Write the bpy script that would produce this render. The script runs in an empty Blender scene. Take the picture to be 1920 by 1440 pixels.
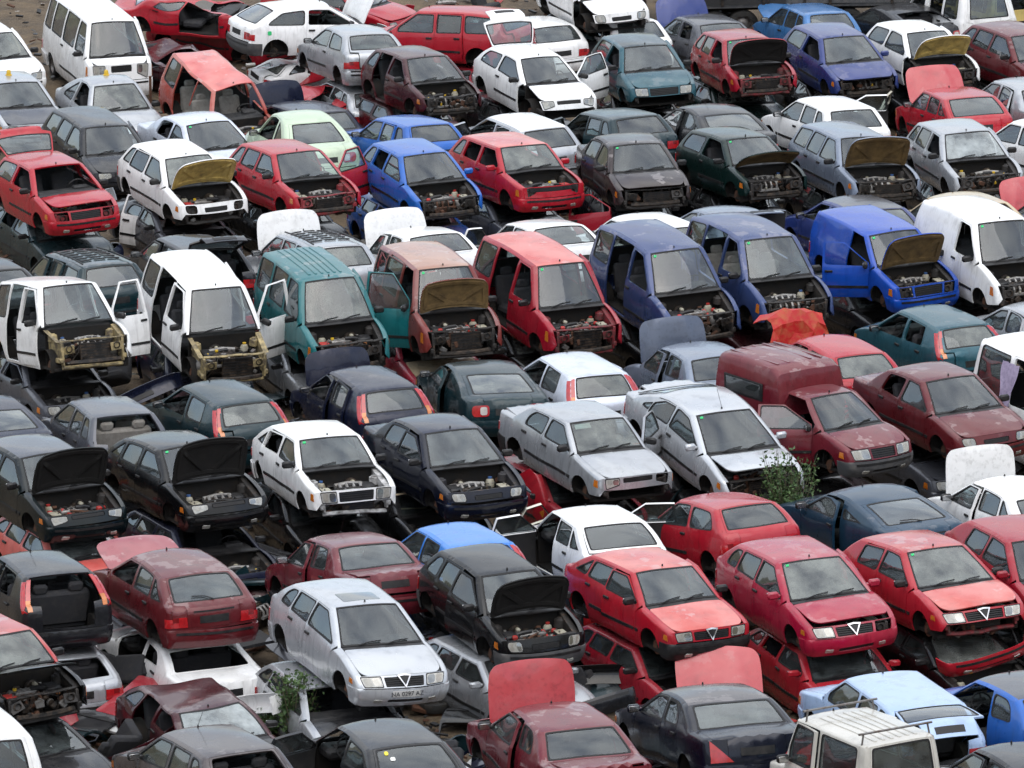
import bpy, math, random
import numpy as np
from mathutils import Vector, Matrix
from mathutils.geometry import delaunay_2d_cdt

random.seed(7)
rad = math.radians
scene = bpy.context.scene

# ------------------------------------------------------------------ camera, sky, sun, exposure
CAM_H, PITCH, FPX = 31.1, rad(14.5), 11680.0          # metres, radians, focal length in photo pixels (1920 wide)
cam_d = bpy.data.cameras.new('camera')
cam_d.sensor_width = 36.0
cam_d.lens = 36.0 * FPX / 1920.0
cam_d.clip_start, cam_d.clip_end = 1.0, 2000.0
cam = bpy.data.objects.new('camera', cam_d)
scene.collection.objects.link(cam)
cam.location = (0, 0, CAM_H)
cam.rotation_euler = (rad(90) - PITCH, 0, 0)
scene.camera = cam

SUN_EL, SUN_AZ = 60.0, 165.0                          # azimuth clockwise from the view direction
world = bpy.data.worlds.new('World')
scene.world = world
world.use_nodes = True
wn, wl = world.node_tree.nodes, world.node_tree.links
wn.clear()
w_out = wn.new('ShaderNodeOutputWorld')
w_bg = wn.new('ShaderNodeBackground')
w_bg.inputs['Strength'].default_value = 0.13
w_sky = wn.new('ShaderNodeTexSky')
w_sky.sky_type = 'NISHITA'
w_sky.sun_disc = False
w_sky.sun_elevation = rad(SUN_EL)
w_sky.sun_rotation = rad(SUN_AZ)
w_sky.air_density = 1.0
w_sky.dust_density = 2.0
w_sky.ozone_density = 1.0
# broken bright cloud over the whole dome
w_tc = wn.new('ShaderNodeTexCoord')
w_mp = wn.new('ShaderNodeMapping')
w_mp.inputs['Scale'].default_value = (1.0, 1.0, 2.2)
w_nz = wn.new('ShaderNodeTexNoise')
w_nz.inputs['Scale'].default_value = 2.6
w_nz.inputs['Detail'].default_value = 6.0
w_nz.inputs['Roughness'].default_value = 0.55
w_rp = wn.new('ShaderNodeMapRange')
w_rp.inputs['From Min'].default_value = 0.36
w_rp.inputs['From Max'].default_value = 0.60
w_rp.inputs['To Min'].default_value = 0.2
w_rp.inputs['To Max'].default_value = 1.0
w_mx = wn.new('ShaderNodeMix')
w_mx.data_type = 'RGBA'
w_sp = wn.new('ShaderNodeSeparateXYZ')                # cloud luminance by the standard overcast law, (1 + 2 sin h) / 3
w_el = wn.new('ShaderNodeMapRange')
w_el.inputs['From Min'].default_value, w_el.inputs['From Max'].default_value = 0.0, 1.0
w_el.inputs['To Min'].default_value, w_el.inputs['To Max'].default_value = 3.0, 9.0
w_cl = wn.new('ShaderNodeVectorMath')
w_cl.operation = 'SCALE'
w_cl.inputs[0].default_value = (0.97, 1.0, 1.03)
wl.new(w_tc.outputs['Generated'], w_sp.inputs[0])
wl.new(w_sp.outputs[2], w_el.inputs['Value'])
wl.new(w_el.outputs['Result'], w_cl.inputs['Scale'])
wl.new(w_cl.outputs[0], w_mx.inputs[7])
wl.new(w_tc.outputs['Generated'], w_mp.inputs['Vector'])
wl.new(w_mp.outputs['Vector'], w_nz.inputs['Vector'])
wl.new(w_nz.outputs['Fac'], w_rp.inputs['Value'])
wl.new(w_rp.outputs['Result'], w_mx.inputs[0])
wl.new(w_sky.outputs['Color'], w_mx.inputs[6])
wl.new(w_mx.outputs[2], w_bg.inputs['Color'])
wl.new(w_bg.outputs['Background'], w_out.inputs['Surface'])

sun_d = bpy.data.lights.new('sun', 'SUN')
sun_d.energy = 0.6
sun_d.angle = rad(60)
sun_d.color = (1.0, 0.96, 0.90)
sun = bpy.data.objects.new('sun', sun_d)
scene.collection.objects.link(sun)
_el, _az = rad(SUN_EL), rad(SUN_AZ)
sdir = Vector((math.sin(_az) * math.cos(_el), math.cos(_az) * math.cos(_el), math.sin(_el)))
sun.rotation_euler = sdir.to_track_quat('Z', 'Y').to_euler()

vs = scene.view_settings
vs.view_transform = 'Standard'
vs.look = 'None'
vs.exposure = 0.95
vs.gamma = 1.0
vs.use_curve_mapping = False
scene.cycles.max_bounces = 5
scene.cycles.glossy_bounces = 3
scene.cycles.transparent_max_bounces = 14
scene.cycles.use_denoising = True
scene.cycles.denoising_input_passes = 'RGB_ALBEDO'
scene.cycles.denoising_prefilter = 'ACCURATE'

# ------------------------------------------------------------------ materials
def nmat(name):
    m = bpy.data.materials.new(name)
    m.use_nodes = True
    nt = m.node_tree
    b = nt.nodes['Principled BSDF']
    return m, nt, b

def N(nt, t, **kw):
    n = nt.nodes.new(t)
    for k, v in kw.items():
        setattr(n, k, v)
    return n

def noise(nt, scale, detail=4, vec=None, w=None, rough=.55):
    n = N(nt, 'ShaderNodeTexNoise')
    if w is not None:
        n.noise_dimensions = '4D'
        nt.links.new(w, n.inputs['W'])
    n.inputs['Scale'].default_value = scale
    n.inputs['Detail'].default_value = detail
    n.inputs['Roughness'].default_value = rough
    if vec is not None:
        nt.links.new(vec, n.inputs['Vector'])
    return n.outputs['Fac']

def mrange(nt, val, a, b, c=0., d=1.):
    n = N(nt, 'ShaderNodeMapRange')
    n.inputs['From Min'].default_value, n.inputs['From Max'].default_value = a, b
    n.inputs['To Min'].default_value, n.inputs['To Max'].default_value = c, d
    nt.links.new(val, n.inputs['Value'])
    return n.outputs['Result']

def mth(nt, op, a, b):
    n = N(nt, 'ShaderNodeMath', operation=op)
    for i, v in enumerate((a, b)):
        if isinstance(v, (int, float)):
            n.inputs[i].default_value = v
        else:
            nt.links.new(v, n.inputs[i])
    return n.outputs[0]

def mixc(nt, f, a, b):
    n = N(nt, 'ShaderNodeMix', data_type='RGBA')
    for i, v in ((0, f), (6, a), (7, b)):
        if isinstance(v, (int, float)):
            n.inputs[i].default_value = v
        elif isinstance(v, tuple):
            n.inputs[i].default_value = (*v, 1)
        else:
            nt.links.new(v, n.inputs[i])
    return n.outputs[2]

def paint_material():
    m, nt, b = nmat('car_paint')
    oi = N(nt, 'ShaderNodeObjectInfo')
    tc = N(nt, 'ShaderNodeTexCoord')
    at = N(nt, 'ShaderNodeAttribute', attribute_type='OBJECT', attribute_name='metal')
    geo = N(nt, 'ShaderNodeNewGeometry')
    sep = N(nt, 'ShaderNodeSeparateXYZ')
    nt.links.new(geo.outputs['Normal'], sep.inputs[0])
    seed = mth(nt, 'MULTIPLY', oi.outputs['Random'], 37.0)
    o = tc.outputs['Object']
    n1 = noise(nt, 1.6, 3, o, seed)
    n2 = noise(nt, 4.5, 3, o, seed, .5)
    n3 = noise(nt, 38.0, 1, o, seed)
    up = mrange(nt, sep.outputs[2], .15, .95)
    # chalky fading of old paint on the weathered upper panels
    fd = mth(nt, 'MULTIPLY', mrange(nt, n1, .35, .62), oi.outputs['Alpha'])
    hs = N(nt, 'ShaderNodeHueSaturation')
    hs.inputs['Hue'].default_value = .508
    hs.inputs['Saturation'].default_value = .72
    hs.inputs['Value'].default_value = 1.45
    nt.links.new(oi.outputs['Color'], hs.inputs['Color'])
    add = mixc(nt, .045, hs.outputs[0], (.6, .55, .52))
    c = mixc(nt, mth(nt, 'MULTIPLY', fd, mrange(nt, sep.outputs[2], -.1, .8, .25, 1.)), oi.outputs['Color'], add)
    # settled dust and grime
    du = mth(nt, 'MULTIPLY', mth(nt, 'MULTIPLY', up, mrange(nt, n2, .30, .75, .01, .09)), .8)
    c = mixc(nt, du, c, (.30, .28, .25))
    gr = mrange(nt, n2, .52, .74, 0., .30)
    dk = N(nt, 'ShaderNodeHueSaturation')
    dk.inputs['Value'].default_value = .38
    dk.inputs['Saturation'].default_value = .8
    nt.links.new(c, dk.inputs['Color'])
    c = mixc(nt, gr, c, dk.outputs[0])
    # rain streaks down the sides, lacquer peeling in patches on sun-facing panels
    mp = N(nt, 'ShaderNodeMapping')
    mp.inputs['Scale'].default_value = (1., 1., .10)
    nt.links.new(o, mp.inputs['Vector'])
    stn = noise(nt, 13., 2, mp.outputs[0], seed)
    dk2 = N(nt, 'ShaderNodeHueSaturation')
    dk2.inputs['Value'].default_value = .55
    nt.links.new(c, dk2.inputs['Color'])
    c = mixc(nt, mth(nt, 'MULTIPLY', mrange(nt, stn, .52, .72, 0., .5), mrange(nt, sep.outputs[2], .75, .2)), c, dk2.outputs[0])
    pe = mth(nt, 'MULTIPLY', mrange(nt, noise(nt, 2.6, 5, o, seed, .6), .575, .60), mrange(nt, oi.outputs['Alpha'], .12, .5, 0., .30))
    c = mixc(nt, mth(nt, 'MULTIPLY', pe, up), c, (.55, .50, .48))
    sp = mrange(nt, n3, .72, .78, 0., .25)
    c = mixc(nt, sp, c, (.10, .06, .04))
    nt.links.new(c, b.inputs['Base Color'])
    r = mth(nt, 'ADD', mrange(nt, n1, .3, .7, .20, .32), mth(nt, 'MULTIPLY', fd, .22))
    nt.links.new(r, b.inputs['Roughness'])
    nt.links.new(at.outputs['Fac'], b.inputs['Metallic'])
    b.inputs['Coat Weight'].default_value = .55
    b.inputs['Specular IOR Level'].default_value = .15
    b.inputs['Coat Roughness'].default_value = .08
    bp = N(nt, 'ShaderNodeBump')
    bp.inputs['Strength'].default_value = .10
    bp.inputs['Distance'].default_value = .03
    nt.links.new(noise(nt, 3.2, 1, o, seed), bp.inputs['Height'])
    nt.links.new(bp.outputs[0], b.inputs['Normal'])
    nt.links.new(bp.outputs[0], b.inputs['Coat Normal'])
    return m

def dirty(name, col, rough=.6, metal=0., dirt=(.10, .08, .06), amt=.5, scale=7., spec=.4, bump=.0):
    m, nt, b = nmat(name)
    tc = N(nt, 'ShaderNodeTexCoord')
    oi = N(nt, 'ShaderNodeObjectInfo')
    seed = mth(nt, 'MULTIPLY', oi.outputs['Random'], 23.0)
    n1 = noise(nt, scale, 3, tc.outputs['Object'], seed, .65)
    c = mixc(nt, mrange(nt, n1, .42, .72, 0., amt), col, dirt)
    nt.links.new(c, b.inputs['Base Color'])
    nt.links.new(mrange(nt, n1, .3, .7, rough - .1, rough + .15), b.inputs['Roughness'])
    b.inputs['Metallic'].default_value = metal
    b.inputs['Specular IOR Level'].default_value = spec
    if bump:
        bp = N(nt, 'ShaderNodeBump')
        bp.inputs['Strength'].default_value = bump
        bp.inputs['Distance'].default_value = .02
        nt.links.new(n1, bp.inputs['Height'])
        nt.links.new(bp.outputs[0], b.inputs['Normal'])
    return m

def glass_material(name, tint, dust, dustcol=(.42, .44, .42)):
    m, nt, b = nmat(name)
    nt.nodes.remove(b)
    out = nt.nodes['Material Output']
    tc = N(nt, 'ShaderNodeTexCoord')
    oi = N(nt, 'ShaderNodeObjectInfo')
    seed = mth(nt, 'MULTIPLY', oi.outputs['Random'], 31.0)
    tr = N(nt, 'ShaderNodeBsdfTransparent')
    tr.inputs[0].default_value = (*tint, 1)
    gl = N(nt, 'ShaderNodeBsdfGlossy')
    gl.inputs['Roughness'].default_value = .035
    gl.inputs[0].default_value = (.95, .98, 1, 1)
    bp = N(nt, 'ShaderNodeBump')
    bp.inputs['Strength'].default_value = .05
    bp.inputs['Distance'].default_value = .03
    nt.links.new(noise(nt, 1.8, 1, tc.outputs['Object'], seed), bp.inputs['Height'])
    nt.links.new(bp.outputs[0], gl.inputs['Normal'])
    fr = N(nt, 'ShaderNodeFresnel')
    fr.inputs[0].default_value = 1.52
    fac = mth(nt, 'MINIMUM', mth(nt, 'MULTIPLY', fr.outputs[0], 2.0), .9)
    m1 = N(nt, 'ShaderNodeMixShader')
    nt.links.new(fac, m1.inputs[0])
    nt.links.new(tr.outputs[0], m1.inputs[1])
    nt.links.new(gl.outputs[0], m1.inputs[2])
    df = N(nt, 'ShaderNodeBsdfDiffuse')
    df.inputs[0].default_value = (*dustcol, 1)
    m2 = N(nt, 'ShaderNodeMixShader')
    n1 = noise(nt, 2.4, 4, tc.outputs['Object'], seed, .6)
    nt.links.new(mrange(nt, n1, .34, .68, dust * .25, dust * 2.1), m2.inputs[0])
    nt.links.new(m1.outputs[0], m2.inputs[1])
    nt.links.new(df.outputs[0], m2.inputs[2])
    nt.links.new(m2.outputs[0], out.inputs['Surface'])
    return m

def lens_material(name, col, rough=.12, stripe=0., metal=0.):
    m, nt, b = nmat(name)
    tc = N(nt, 'ShaderNodeTexCoord')
    n1 = noise(nt, 11., 4, tc.outputs['Object'])
    c = mixc(nt, mrange(nt, n1, .4, .7, 0., .45), col, tuple(x * .35 for x in col))
    nt.links.new(c, b.inputs['Base Color'])
    b.inputs['Roughness'].default_value = rough
    b.inputs['Metallic'].default_value = metal
    b.inputs['Coat Weight'].default_value = 1.
    b.inputs['Coat Roughness'].default_value = .08
    if stripe:
        wv = N(nt, 'ShaderNodeTexWave', bands_direction='Y')
        wv.inputs['Scale'].default_value = stripe
        nt.links.new(tc.outputs['Object'], wv.inputs['Vector'])
        bp = N(nt, 'ShaderNodeBump')
        bp.inputs['Strength'].default_value = .6
        bp.inputs['Distance'].default_value = .01
        nt.links.new(wv.outputs['Fac'], bp.inputs['Height'])
        nt.links.new(bp.outputs[0], b.inputs['Normal'])
    return m

def frame_paint():
    m, nt, b = nmat('grimy_inner_paint')
    oi = N(nt, 'ShaderNodeObjectInfo')
    tc = N(nt, 'ShaderNodeTexCoord')
    n1 = noise(nt, 6., 4, tc.outputs['Object'], mth(nt, 'MULTIPLY', oi.outputs['Random'], 37.0), .7)
    c = mixc(nt, mrange(nt, n1, .34, .62, .25, .92), oi.outputs['Color'], (.035, .03, .026))
    c = mixc(nt, mrange(nt, n1, .60, .68, 0., .6), c, (.12, .065, .035))
    nt.links.new(c, b.inputs['Base Color'])
    b.inputs['Roughness'].default_value = .6
    return m

M = {}
M['framepaint'] = frame_paint()
M['paint'] = paint_material()
M['plastic'] = dirty('black_plastic', (.010, .010, .011), .45, dirt=(.05, .045, .04), amt=.4)
M['greyplastic'] = dirty('grey_plastic', (.06, .062, .065), .55, dirt=(.18, .16, .14), amt=.4)
M['rubber'] = dirty('rubber', (.007, .007, .008), .6, dirt=(.035, .033, .03), amt=.4)
M['under'] = dirty('underbody', (.007, .0065, .006), .8, dirt=(.03, .022, .015), amt=.6)
M['trim'] = dirty('door_trim', (.02, .02, .021), .8, dirt=(.06, .055, .05), amt=.4)
M['liner'] = dirty('roof_liner', (.13, .125, .115), .9, dirt=(.12, .10, .08), amt=.4)
M['fabric'] = dirty('seat_fabric', (.026, .027, .031), .95, dirt=(.06, .055, .05), amt=.5, scale=12)
M['fabric2'] = dirty('seat_fabric_light', (.26, .245, .22), .95, dirt=(.12, .10, .08), amt=.5, scale=12)
M['dash'] = dirty('dashboard_plastic', (.015, .015, .016), .6, dirt=(.07, .065, .06), amt=.45)
M['steel'] = dirty('dirty_steel', (.20, .195, .19), .45, metal=.7, dirt=(.09, .05, .03), amt=.7, scale=10)
M['alloy'] = dirty('cast_alloy', (.27, .262, .25), .5, metal=.5, dirt=(.10, .08, .06), amt=.75, scale=9, bump=.3)
M['iron'] = dirty('black_iron', (.012, .011, .010), .5, metal=.2, dirt=(.11, .075, .05), amt=.7, scale=9, bump=.3)
M['rust'] = dirty('rusty_iron', (.11, .05, .028), .8, metal=.1, dirt=(.035, .025, .02), amt=.8, scale=9, bump=.3)
M['hoodfelt'] = dirty('hood_felt', (.007, .0065, .006), .9, dirt=(.022, .02, .018), amt=.5)
M['hoodgold'] = dirty('hood_primer', (.62, .45, .14), .6, dirt=(.16, .10, .04), amt=.75, scale=5)
M['hoodbrown'] = dirty('hood_brown', (.15, .095, .035), .8, dirt=(.03, .02, .012), amt=.7, scale=5)
M['tank'] = dirty('tank_plastic', (.40, .38, .30), .4, dirt=(.14, .10, .05), amt=.8)
M['yellow'] = dirty('yellow_plastic', (.62, .40, .03), .4, dirt=(.2, .12, .03), amt=.4)
M['redpart'] = dirty('red_plastic', (.42, .035, .03), .45, dirt=(.1, .03, .02), amt=.5)
M['bluepart'] = dirty('blue_plastic', (.05, .12, .30), .45, dirt=(.05, .05, .05), amt=.5)
M['orangepart'] = dirty('orange_primer', (.40, .15, .04), .6, dirt=(.12, .05, .02), amt=.6)
M['hose'] = dirty('hose_rubber', (.009, .009, .009), .55, dirt=(.09, .085, .08), amt=.5)
M['glass'] = glass_material('car_glass', (.60, .72, .72), .09, (.36, .41, .41))
M['glassdusty'] = glass_material('dusty_glass', (.56, .66, .64), .26, (.34, .36, .33))
M['glassclear'] = glass_material('clear_glass', (.66, .78, .78), .025, (.36, .41, .41))
M['glassside'] = glass_material('side_glass', (.60, .74, .76), .05, (.38, .43, .43))
M['glassbroken'] = glass_material('crazed_glass', (.55, .62, .62), .27, (.62, .68, .68))
M['headlight'] = lens_material('headlight_lens', (.58, .57, .52), .15, 26., .35)
M['bowl'] = lens_material('headlight_bowl', (.30, .30, .28), .1, 0., .8)
M['headlight2'] = lens_material('headlight_pane', (.48, .46, .40), .1, 40., .3)
M['red_lens2'] = lens_material('tail_lens_dark_red', (.20, .010, .012), .15)
M['red_lens'] = lens_material('tail_lens_red', (.42, .014, .018), .15)
M['orange_lens'] = lens_material('tail_lens_orange', (.55, .16, .02), .15)
M['white_lens'] = lens_material('tail_lens_white', (.55, .52, .48), .2)
M['chrome'] = dirty('chrome', (.62, .62, .62), .2, metal=1., amt=.4)
M['black'] = dirty('black_paint', (.008, .008, .009), .4, dirt=(.04, .035, .03), amt=.4)
M['tyre'] = dirty('tyre_rubber', (.018, .018, .018), .8, dirt=(.08, .07, .055), amt=.5)
M['sticker'] = dirty('green_sticker', (.03, .50, .16), .5, amt=.1)
M['sticker_y'] = dirty('yellow_sticker', (.70, .58, .06), .5, amt=.1)
M['paper'] = dirty('paper', (.70, .70, .66), .8, amt=.2)
M['plate'] = dirty('plate_white', (.55, .55, .53), .45, amt=.35)
M['ink'] = dirty('plate_ink', (.03, .03, .035), .5, amt=.1)
M['scorched'] = dirty('scorched_red', (.42, .010, .010), .45, dirt=(.36, .15, .05), amt=.6, scale=6)
M['lilac'] = dirty('lilac_cloth', (.42, .36, .50), .9, dirt=(.20, .16, .26), amt=.7, scale=14)

# ------------------------------------------------------------------ mesh helpers
COL = scene.collection

class MB:
    """collects verts / faces / material indices of ONE mesh"""
    def __init__(s):
        s.v, s.f, s.m = [], [], []

    def add(s, verts, faces, m=0):
        o = len(s.v)
        s.v.extend([tuple(map(float, p)) for p in verts])
        s.f.extend([tuple(i + o for i in f) for f in faces])
        s.m.extend([m] * len(faces))
        return s

    def panel(s, P, tris, th=0., mo=0, mi=1, ref=None, off=0.):
        """curved sheet P (n,3): outer face pushed out by off, optional inner face th below and a rim"""
        P = np.asarray(P, float)
        T = np.asarray(tris, int)
        fn = np.cross(P[T[:, 1]] - P[T[:, 0]], P[T[:, 2]] - P[T[:, 0]])
        d = P.mean(0) - np.asarray(ref)
        if (fn.sum(0) @ d) < 0:
            T = T[:, ::-1]
            fn = -fn
        vn = np.zeros_like(P)
        for k in range(3):
            np.add.at(vn, T[:, k], fn)
        vn /= np.maximum(np.linalg.norm(vn, axis=1, keepdims=True), 1e-9)
        Q = P + vn * off
        s.add(Q, T.tolist(), mo)
        if th > 0:
            I = Q - vn * th
            s.add(I, T[:, ::-1].tolist(), mi)
            e = {}
            for t in T.tolist():
                for a, b in ((t[0], t[1]), (t[1], t[2]), (t[2], t[0])):
                    if (b, a) in e:
                        del e[(b, a)]
                    else:
                        e[(a, b)] = 1
            n = len(P)
            V, Fc = [], []
            for a, b in e:
                k = len(V)
                V += [Q[a], Q[b], I[b], I[a]]
                Fc.append((k + 1, k, k + 3, k + 2))
            s.add(V, Fc, mo)
        return s

    def box(s, c, sz, m=0, rot=None, bev=.12, taper=0.):
        """chamfered box; bev is a share of the smallest side"""
        hx, hy, hz = (q / 2 for q in sz)
        b = min(sz) * bev
        V, Fc = [], []
        for sx in (-1, 1):
            for sy in (-1, 1):
                for sz_ in (-1, 1):
                    k = 1 - taper * (sz_ > 0)
                    V += [(sx * (hx - b) * k, sy * (hy - b) * k, sz_ * hz), (sx * (hx - b) * k, sy * hy * k, sz_ * (hz - b)),
                          (sx * hx * k, sy * (hy - b) * k, sz_ * (hz - b))]
        def i(sx, sy, sz_, a):
            return ((sx > 0) * 4 + (sy > 0) * 2 + (sz_ > 0)) * 3 + a
        for q in (-1, 1):
            Fc.append([i(-1, -1, q, 0), i(1, -1, q, 0), i(1, 1, q, 0), i(-1, 1, q, 0)])
            Fc.append([i(-1, q, -1, 1), i(1, q, -1, 1), i(1, q, 1, 1), i(-1, q, 1, 1)])
            Fc.append([i(q, -1, -1, 2), i(q, 1, -1, 2), i(q, 1, 1, 2), i(q, -1, 1, 2)])
        for a in (-1, 1):
            for c_ in (-1, 1):
                Fc.append([i(-1, a, c_, 0), i(1, a, c_, 0), i(1, a, c_, 1), i(-1, a, c_, 1)])
                Fc.append([i(a, -1, c_, 0), i(a, 1, c_, 0), i(a, 1, c_, 2), i(a, -1, c_, 2)])
                Fc.append([i(a, c_, -1, 1), i(a, c_, 1, 1), i(a, c_, 1, 2), i(a, c_, -1, 2)])
                for q in (-1, 1):
                    Fc.append([i(a, c_, q, 0), i(a, c_, q, 1), i(a, c_, q, 2)])
        A = np.array(V)
        Fc = [f if np.cross(A[f[1]] - A[f[0]], A[f[2]] - A[f[0]]) @ A[f].mean(0) > 0 else f[::-1] for f in Fc]
        if rot is not None:
            A = A @ np.array(rot.to_3x3()).T
        return s.add(A + np.array(c), Fc, m)

    def tube(s, pts, r, m=0, n=6, cap=True):
        P = [Vector(p) for p in pts]
        R = r if isinstance(r, (list, tuple)) else [r] * len(P)
        V, Fc = [], []
        up = Vector((.31, .17, .93))
        for k, p in enumerate(P):
            d = (P[min(k + 1, len(P) - 1)] - P[max(k - 1, 0)]).normalized()
            a = d.cross(up)
            if a.length < .05:
                a = d.cross(Vector((1, 0, 0)))
            a.normalize()
            b = d.cross(a)
            for j in range(n):
                t = 2 * math.pi * j / n
                V.append(p + (a * math.cos(t) + b * math.sin(t)) * R[k])
        for k in range(len(P) - 1):
            for j in range(n):
                j2 = (j + 1) % n
                Fc.append((k * n + j, k * n + j2, (k + 1) * n + j2, (k + 1) * n + j))
        if cap:
            Fc.append(tuple(range(n))[::-1])
            Fc.append(tuple((len(P) - 1) * n + j for j in range(n)))
        return s.add(V, Fc, m)

    def lathe(s, prof, c, axis='y', n=20, m=0):
        """prof: (radius, along axis)"""
        V, Fc = [], []
        for r, h in prof:
            for j in range(n):
                t = 2 * math.pi * j / n
                a, b = r * math.cos(t), r * math.sin(t)
                V.append({'y': (a, h, b), 'x': (h, a, b), 'z': (a, b, h)}[axis])
        for k in range(len(prof) - 1):
            for j in range(n):
                j2 = (j + 1) % n
                f = (k * n + j, k * n + j2, (k + 1) * n + j2, (k + 1) * n + j)
                Fc.append(f if axis != 'y' else f[::-1])
        return s.add(np.array(V) + np.array(c), Fc, m)

    def mesh(s, name, mats, org=(0, 0, 0), warp=None, ang=38, smooth=True):
        me = bpy.data.meshes.new(name)
        V = np.array(s.v, float)
        if warp is not None:
            V = warp(V)
        V = V - np.array(org)
        me.from_pydata(V.tolist(), [], s.f)
        for k in mats:
            me.materials.append(M[k])
        me.polygons.foreach_set('material_index', s.m)
        me.polygons.foreach_set('use_smooth', [smooth] * len(s.f))
        me.update()
        if smooth:
            me.set_sharp_from_angle(angle=rad(ang))
        return me

def inside(poly, pts):
    P = np.asarray(poly)
    x, y = pts[:, 0], pts[:, 1]
    r = np.zeros(len(pts), bool)
    x1, y1 = P[:, 0], P[:, 1]
    x2, y2 = np.roll(x1, -1), np.roll(y1, -1)
    for a, b, c, d in zip(x1, y1, x2, y2):
        if b == d:
            continue
        k = (b > y) != (d > y)
        r ^= k & (x < (c - a) * (y - b) / (d - b) + a)
    return r

def segdist(pts, A, B):
    d = B - A
    L2 = np.maximum((d * d).sum(1), 1e-12)
    t = ((pts[:, None, :] - A[None]) * d[None]).sum(2) / L2
    t = np.clip(t, 0, 1)
    q = A[None] + t[:, :, None] * d[None]
    D = np.linalg.norm(pts[:, None, :] - q, axis=2)
    k = D.argmin(1)
    i = np.arange(len(pts))
    return D[i, k], k, t[i, k]

def densify(loop, step):
    out = []
    n = len(loop)
    for i in range(n):
        a, b = np.array(loop[i], float), np.array(loop[(i + 1) % n], float)
        L = np.linalg.norm(b - a)
        if L < 1e-6:
            continue
        k = max(1, int(math.ceil(L / step)))
        for j in range(k):
            out.append(a + (b - a) * j / k)
    return np.array(out)

def tri2d(outer, holes=(), step=.12, extra=None):
    loops = [densify(outer, step)] + [densify(h, step) for h in holes]
    pts = np.concatenate(loops)
    edges, o = [], 0
    for l in loops:
        n = len(l)
        edges += [(o + i, o + (i + 1) % n) for i in range(n)]
        o += n
    A = np.concatenate(loops)
    B = np.concatenate([np.roll(l, -1, 0) for l in loops])
    lo, hi = loops[0].min(0), loops[0].max(0)
    gx = np.arange(lo[0] + step / 2, hi[0], step)
    gy = np.arange(lo[1] + step / 2, hi[1], step * .866)
    G = np.array([(x + (j % 2) * step / 2, y) for j, y in enumerate(gy) for x in gx]) if len(gx) and len(gy) else np.zeros((0, 2))
    def keep(G, dmin):
        if not len(G):
            return G
        k = inside(outer, G)
        for h in holes:
            k &= ~inside(h, G)
        G = G[k]
        if len(G):
            G = G[segdist(G, A, B)[0] > dmin]
        return G
    allp = [pts]
    if extra is not None and len(extra):
        ex = keep(extra, .007)
        allp.append(ex)
        G = keep(G, step * .45)
        if len(ex) and len(G):
            G = G[np.array([np.min(np.linalg.norm(ex - g, axis=1)) for g in G]) > step * .4]
        allp.append(G)
    else:
        allp.append(keep(G, step * .45))
    allp = np.concatenate(allp)
    r = delaunay_2d_cdt([Vector(p) for p in allp], edges, [], 0, 1e-6)
    V = np.array([tuple(v) for v in r[0]])
    T = np.array([f for f in r[2] if len(f) == 3])
    c = V[T].mean(1)
    k = inside(outer, c)
    for h in holes:
        k &= ~inside(h, c)
    T = T[k]
    ar = np.abs(np.cross(V[T[:, 1]] - V[T[:, 0]], V[T[:, 2]] - V[T[:, 0]]))
    T = T[ar > 1e-8]
    used = np.unique(T)
    mp = -np.ones(len(V), int)
    mp[used] = np.arange(len(used))
    return V[used], mp[T]

def clip(poly, n, c):
    """keep the part of a convex polygon where n.p <= c"""
    out = []
    for i in range(len(poly)):
        p, q = np.array(poly[i]), np.array(poly[(i + 1) % len(poly)])
        a, b = p @ n - c, q @ n - c
        if a <= 0:
            out.append(tuple(p))
        if (a < 0 < b) or (b < 0 < a):
            out.append(tuple(p + (q - p) * a / (a - b)))
    return out

def rounded(poly, r, k=4):
    P = [np.array(p) for p in poly]
    Q = []
    for i, p in enumerate(P):
        if not Q or np.linalg.norm(p - Q[-1]) > .012:
            Q.append(p)
    if len(Q) > 1 and np.linalg.norm(Q[0] - Q[-1]) < .012:
        Q.pop()
    n = len(Q)
    out = []
    for i in range(n):
        a, p, b = Q[i - 1], Q[i], Q[(i + 1) % n]
        la, lb = np.linalg.norm(a - p), np.linalg.norm(b - p)
        d = min(r, la * .45, lb * .45)
        s, e = p + (a - p) / la * d, p + (b - p) / lb * d
        for j in range(k + 1):
            t = j / k
            out.append((1 - t) ** 2 * s + 2 * t * (1 - t) * p + t * t * e)
    return [tuple(p) for p in out]

# ------------------------------------------------------------------ the car: one skin made of a lengthwise ribbon (nose, hood,
# windscreen, roof, tail) and two sides; every panel is cut out of that skin. x forward, y left, z up, wheels' ground at z = 0
DEF = dict(kind='hatchback_car', cat='car', L=4.02, W=1.69, H=1.42, fo=.80, ro=.75, zs=.21, zbt=.50, zn=.71, nx=.07, xc=1.08, zc=.90,
           xw=1.78, xr=3.36, drr=.035, xg=3.76, zg=.93, xd=None, zd=None, zrb=.53, b0=.885, b1=.935, tum=.42,
           pil=((2.32, 2.28, .09), (3.10, 2.98, .08), (3.62, 3.36, .05)), doors=4, xd0=1.30, lamp='block', sedan=False,
           hl=(.54, .95), gr=.48, hb=.03, rb=.025, rr=.05, ra=.335, aw=.055, cw=.10, trim=True, roofstep=0., emblem=False,
           box=None, sunroof=False, crush=0., crw=.45, seed=1, rl=(.03, .20), wb=.86, nose=None, bow=1.)

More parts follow.
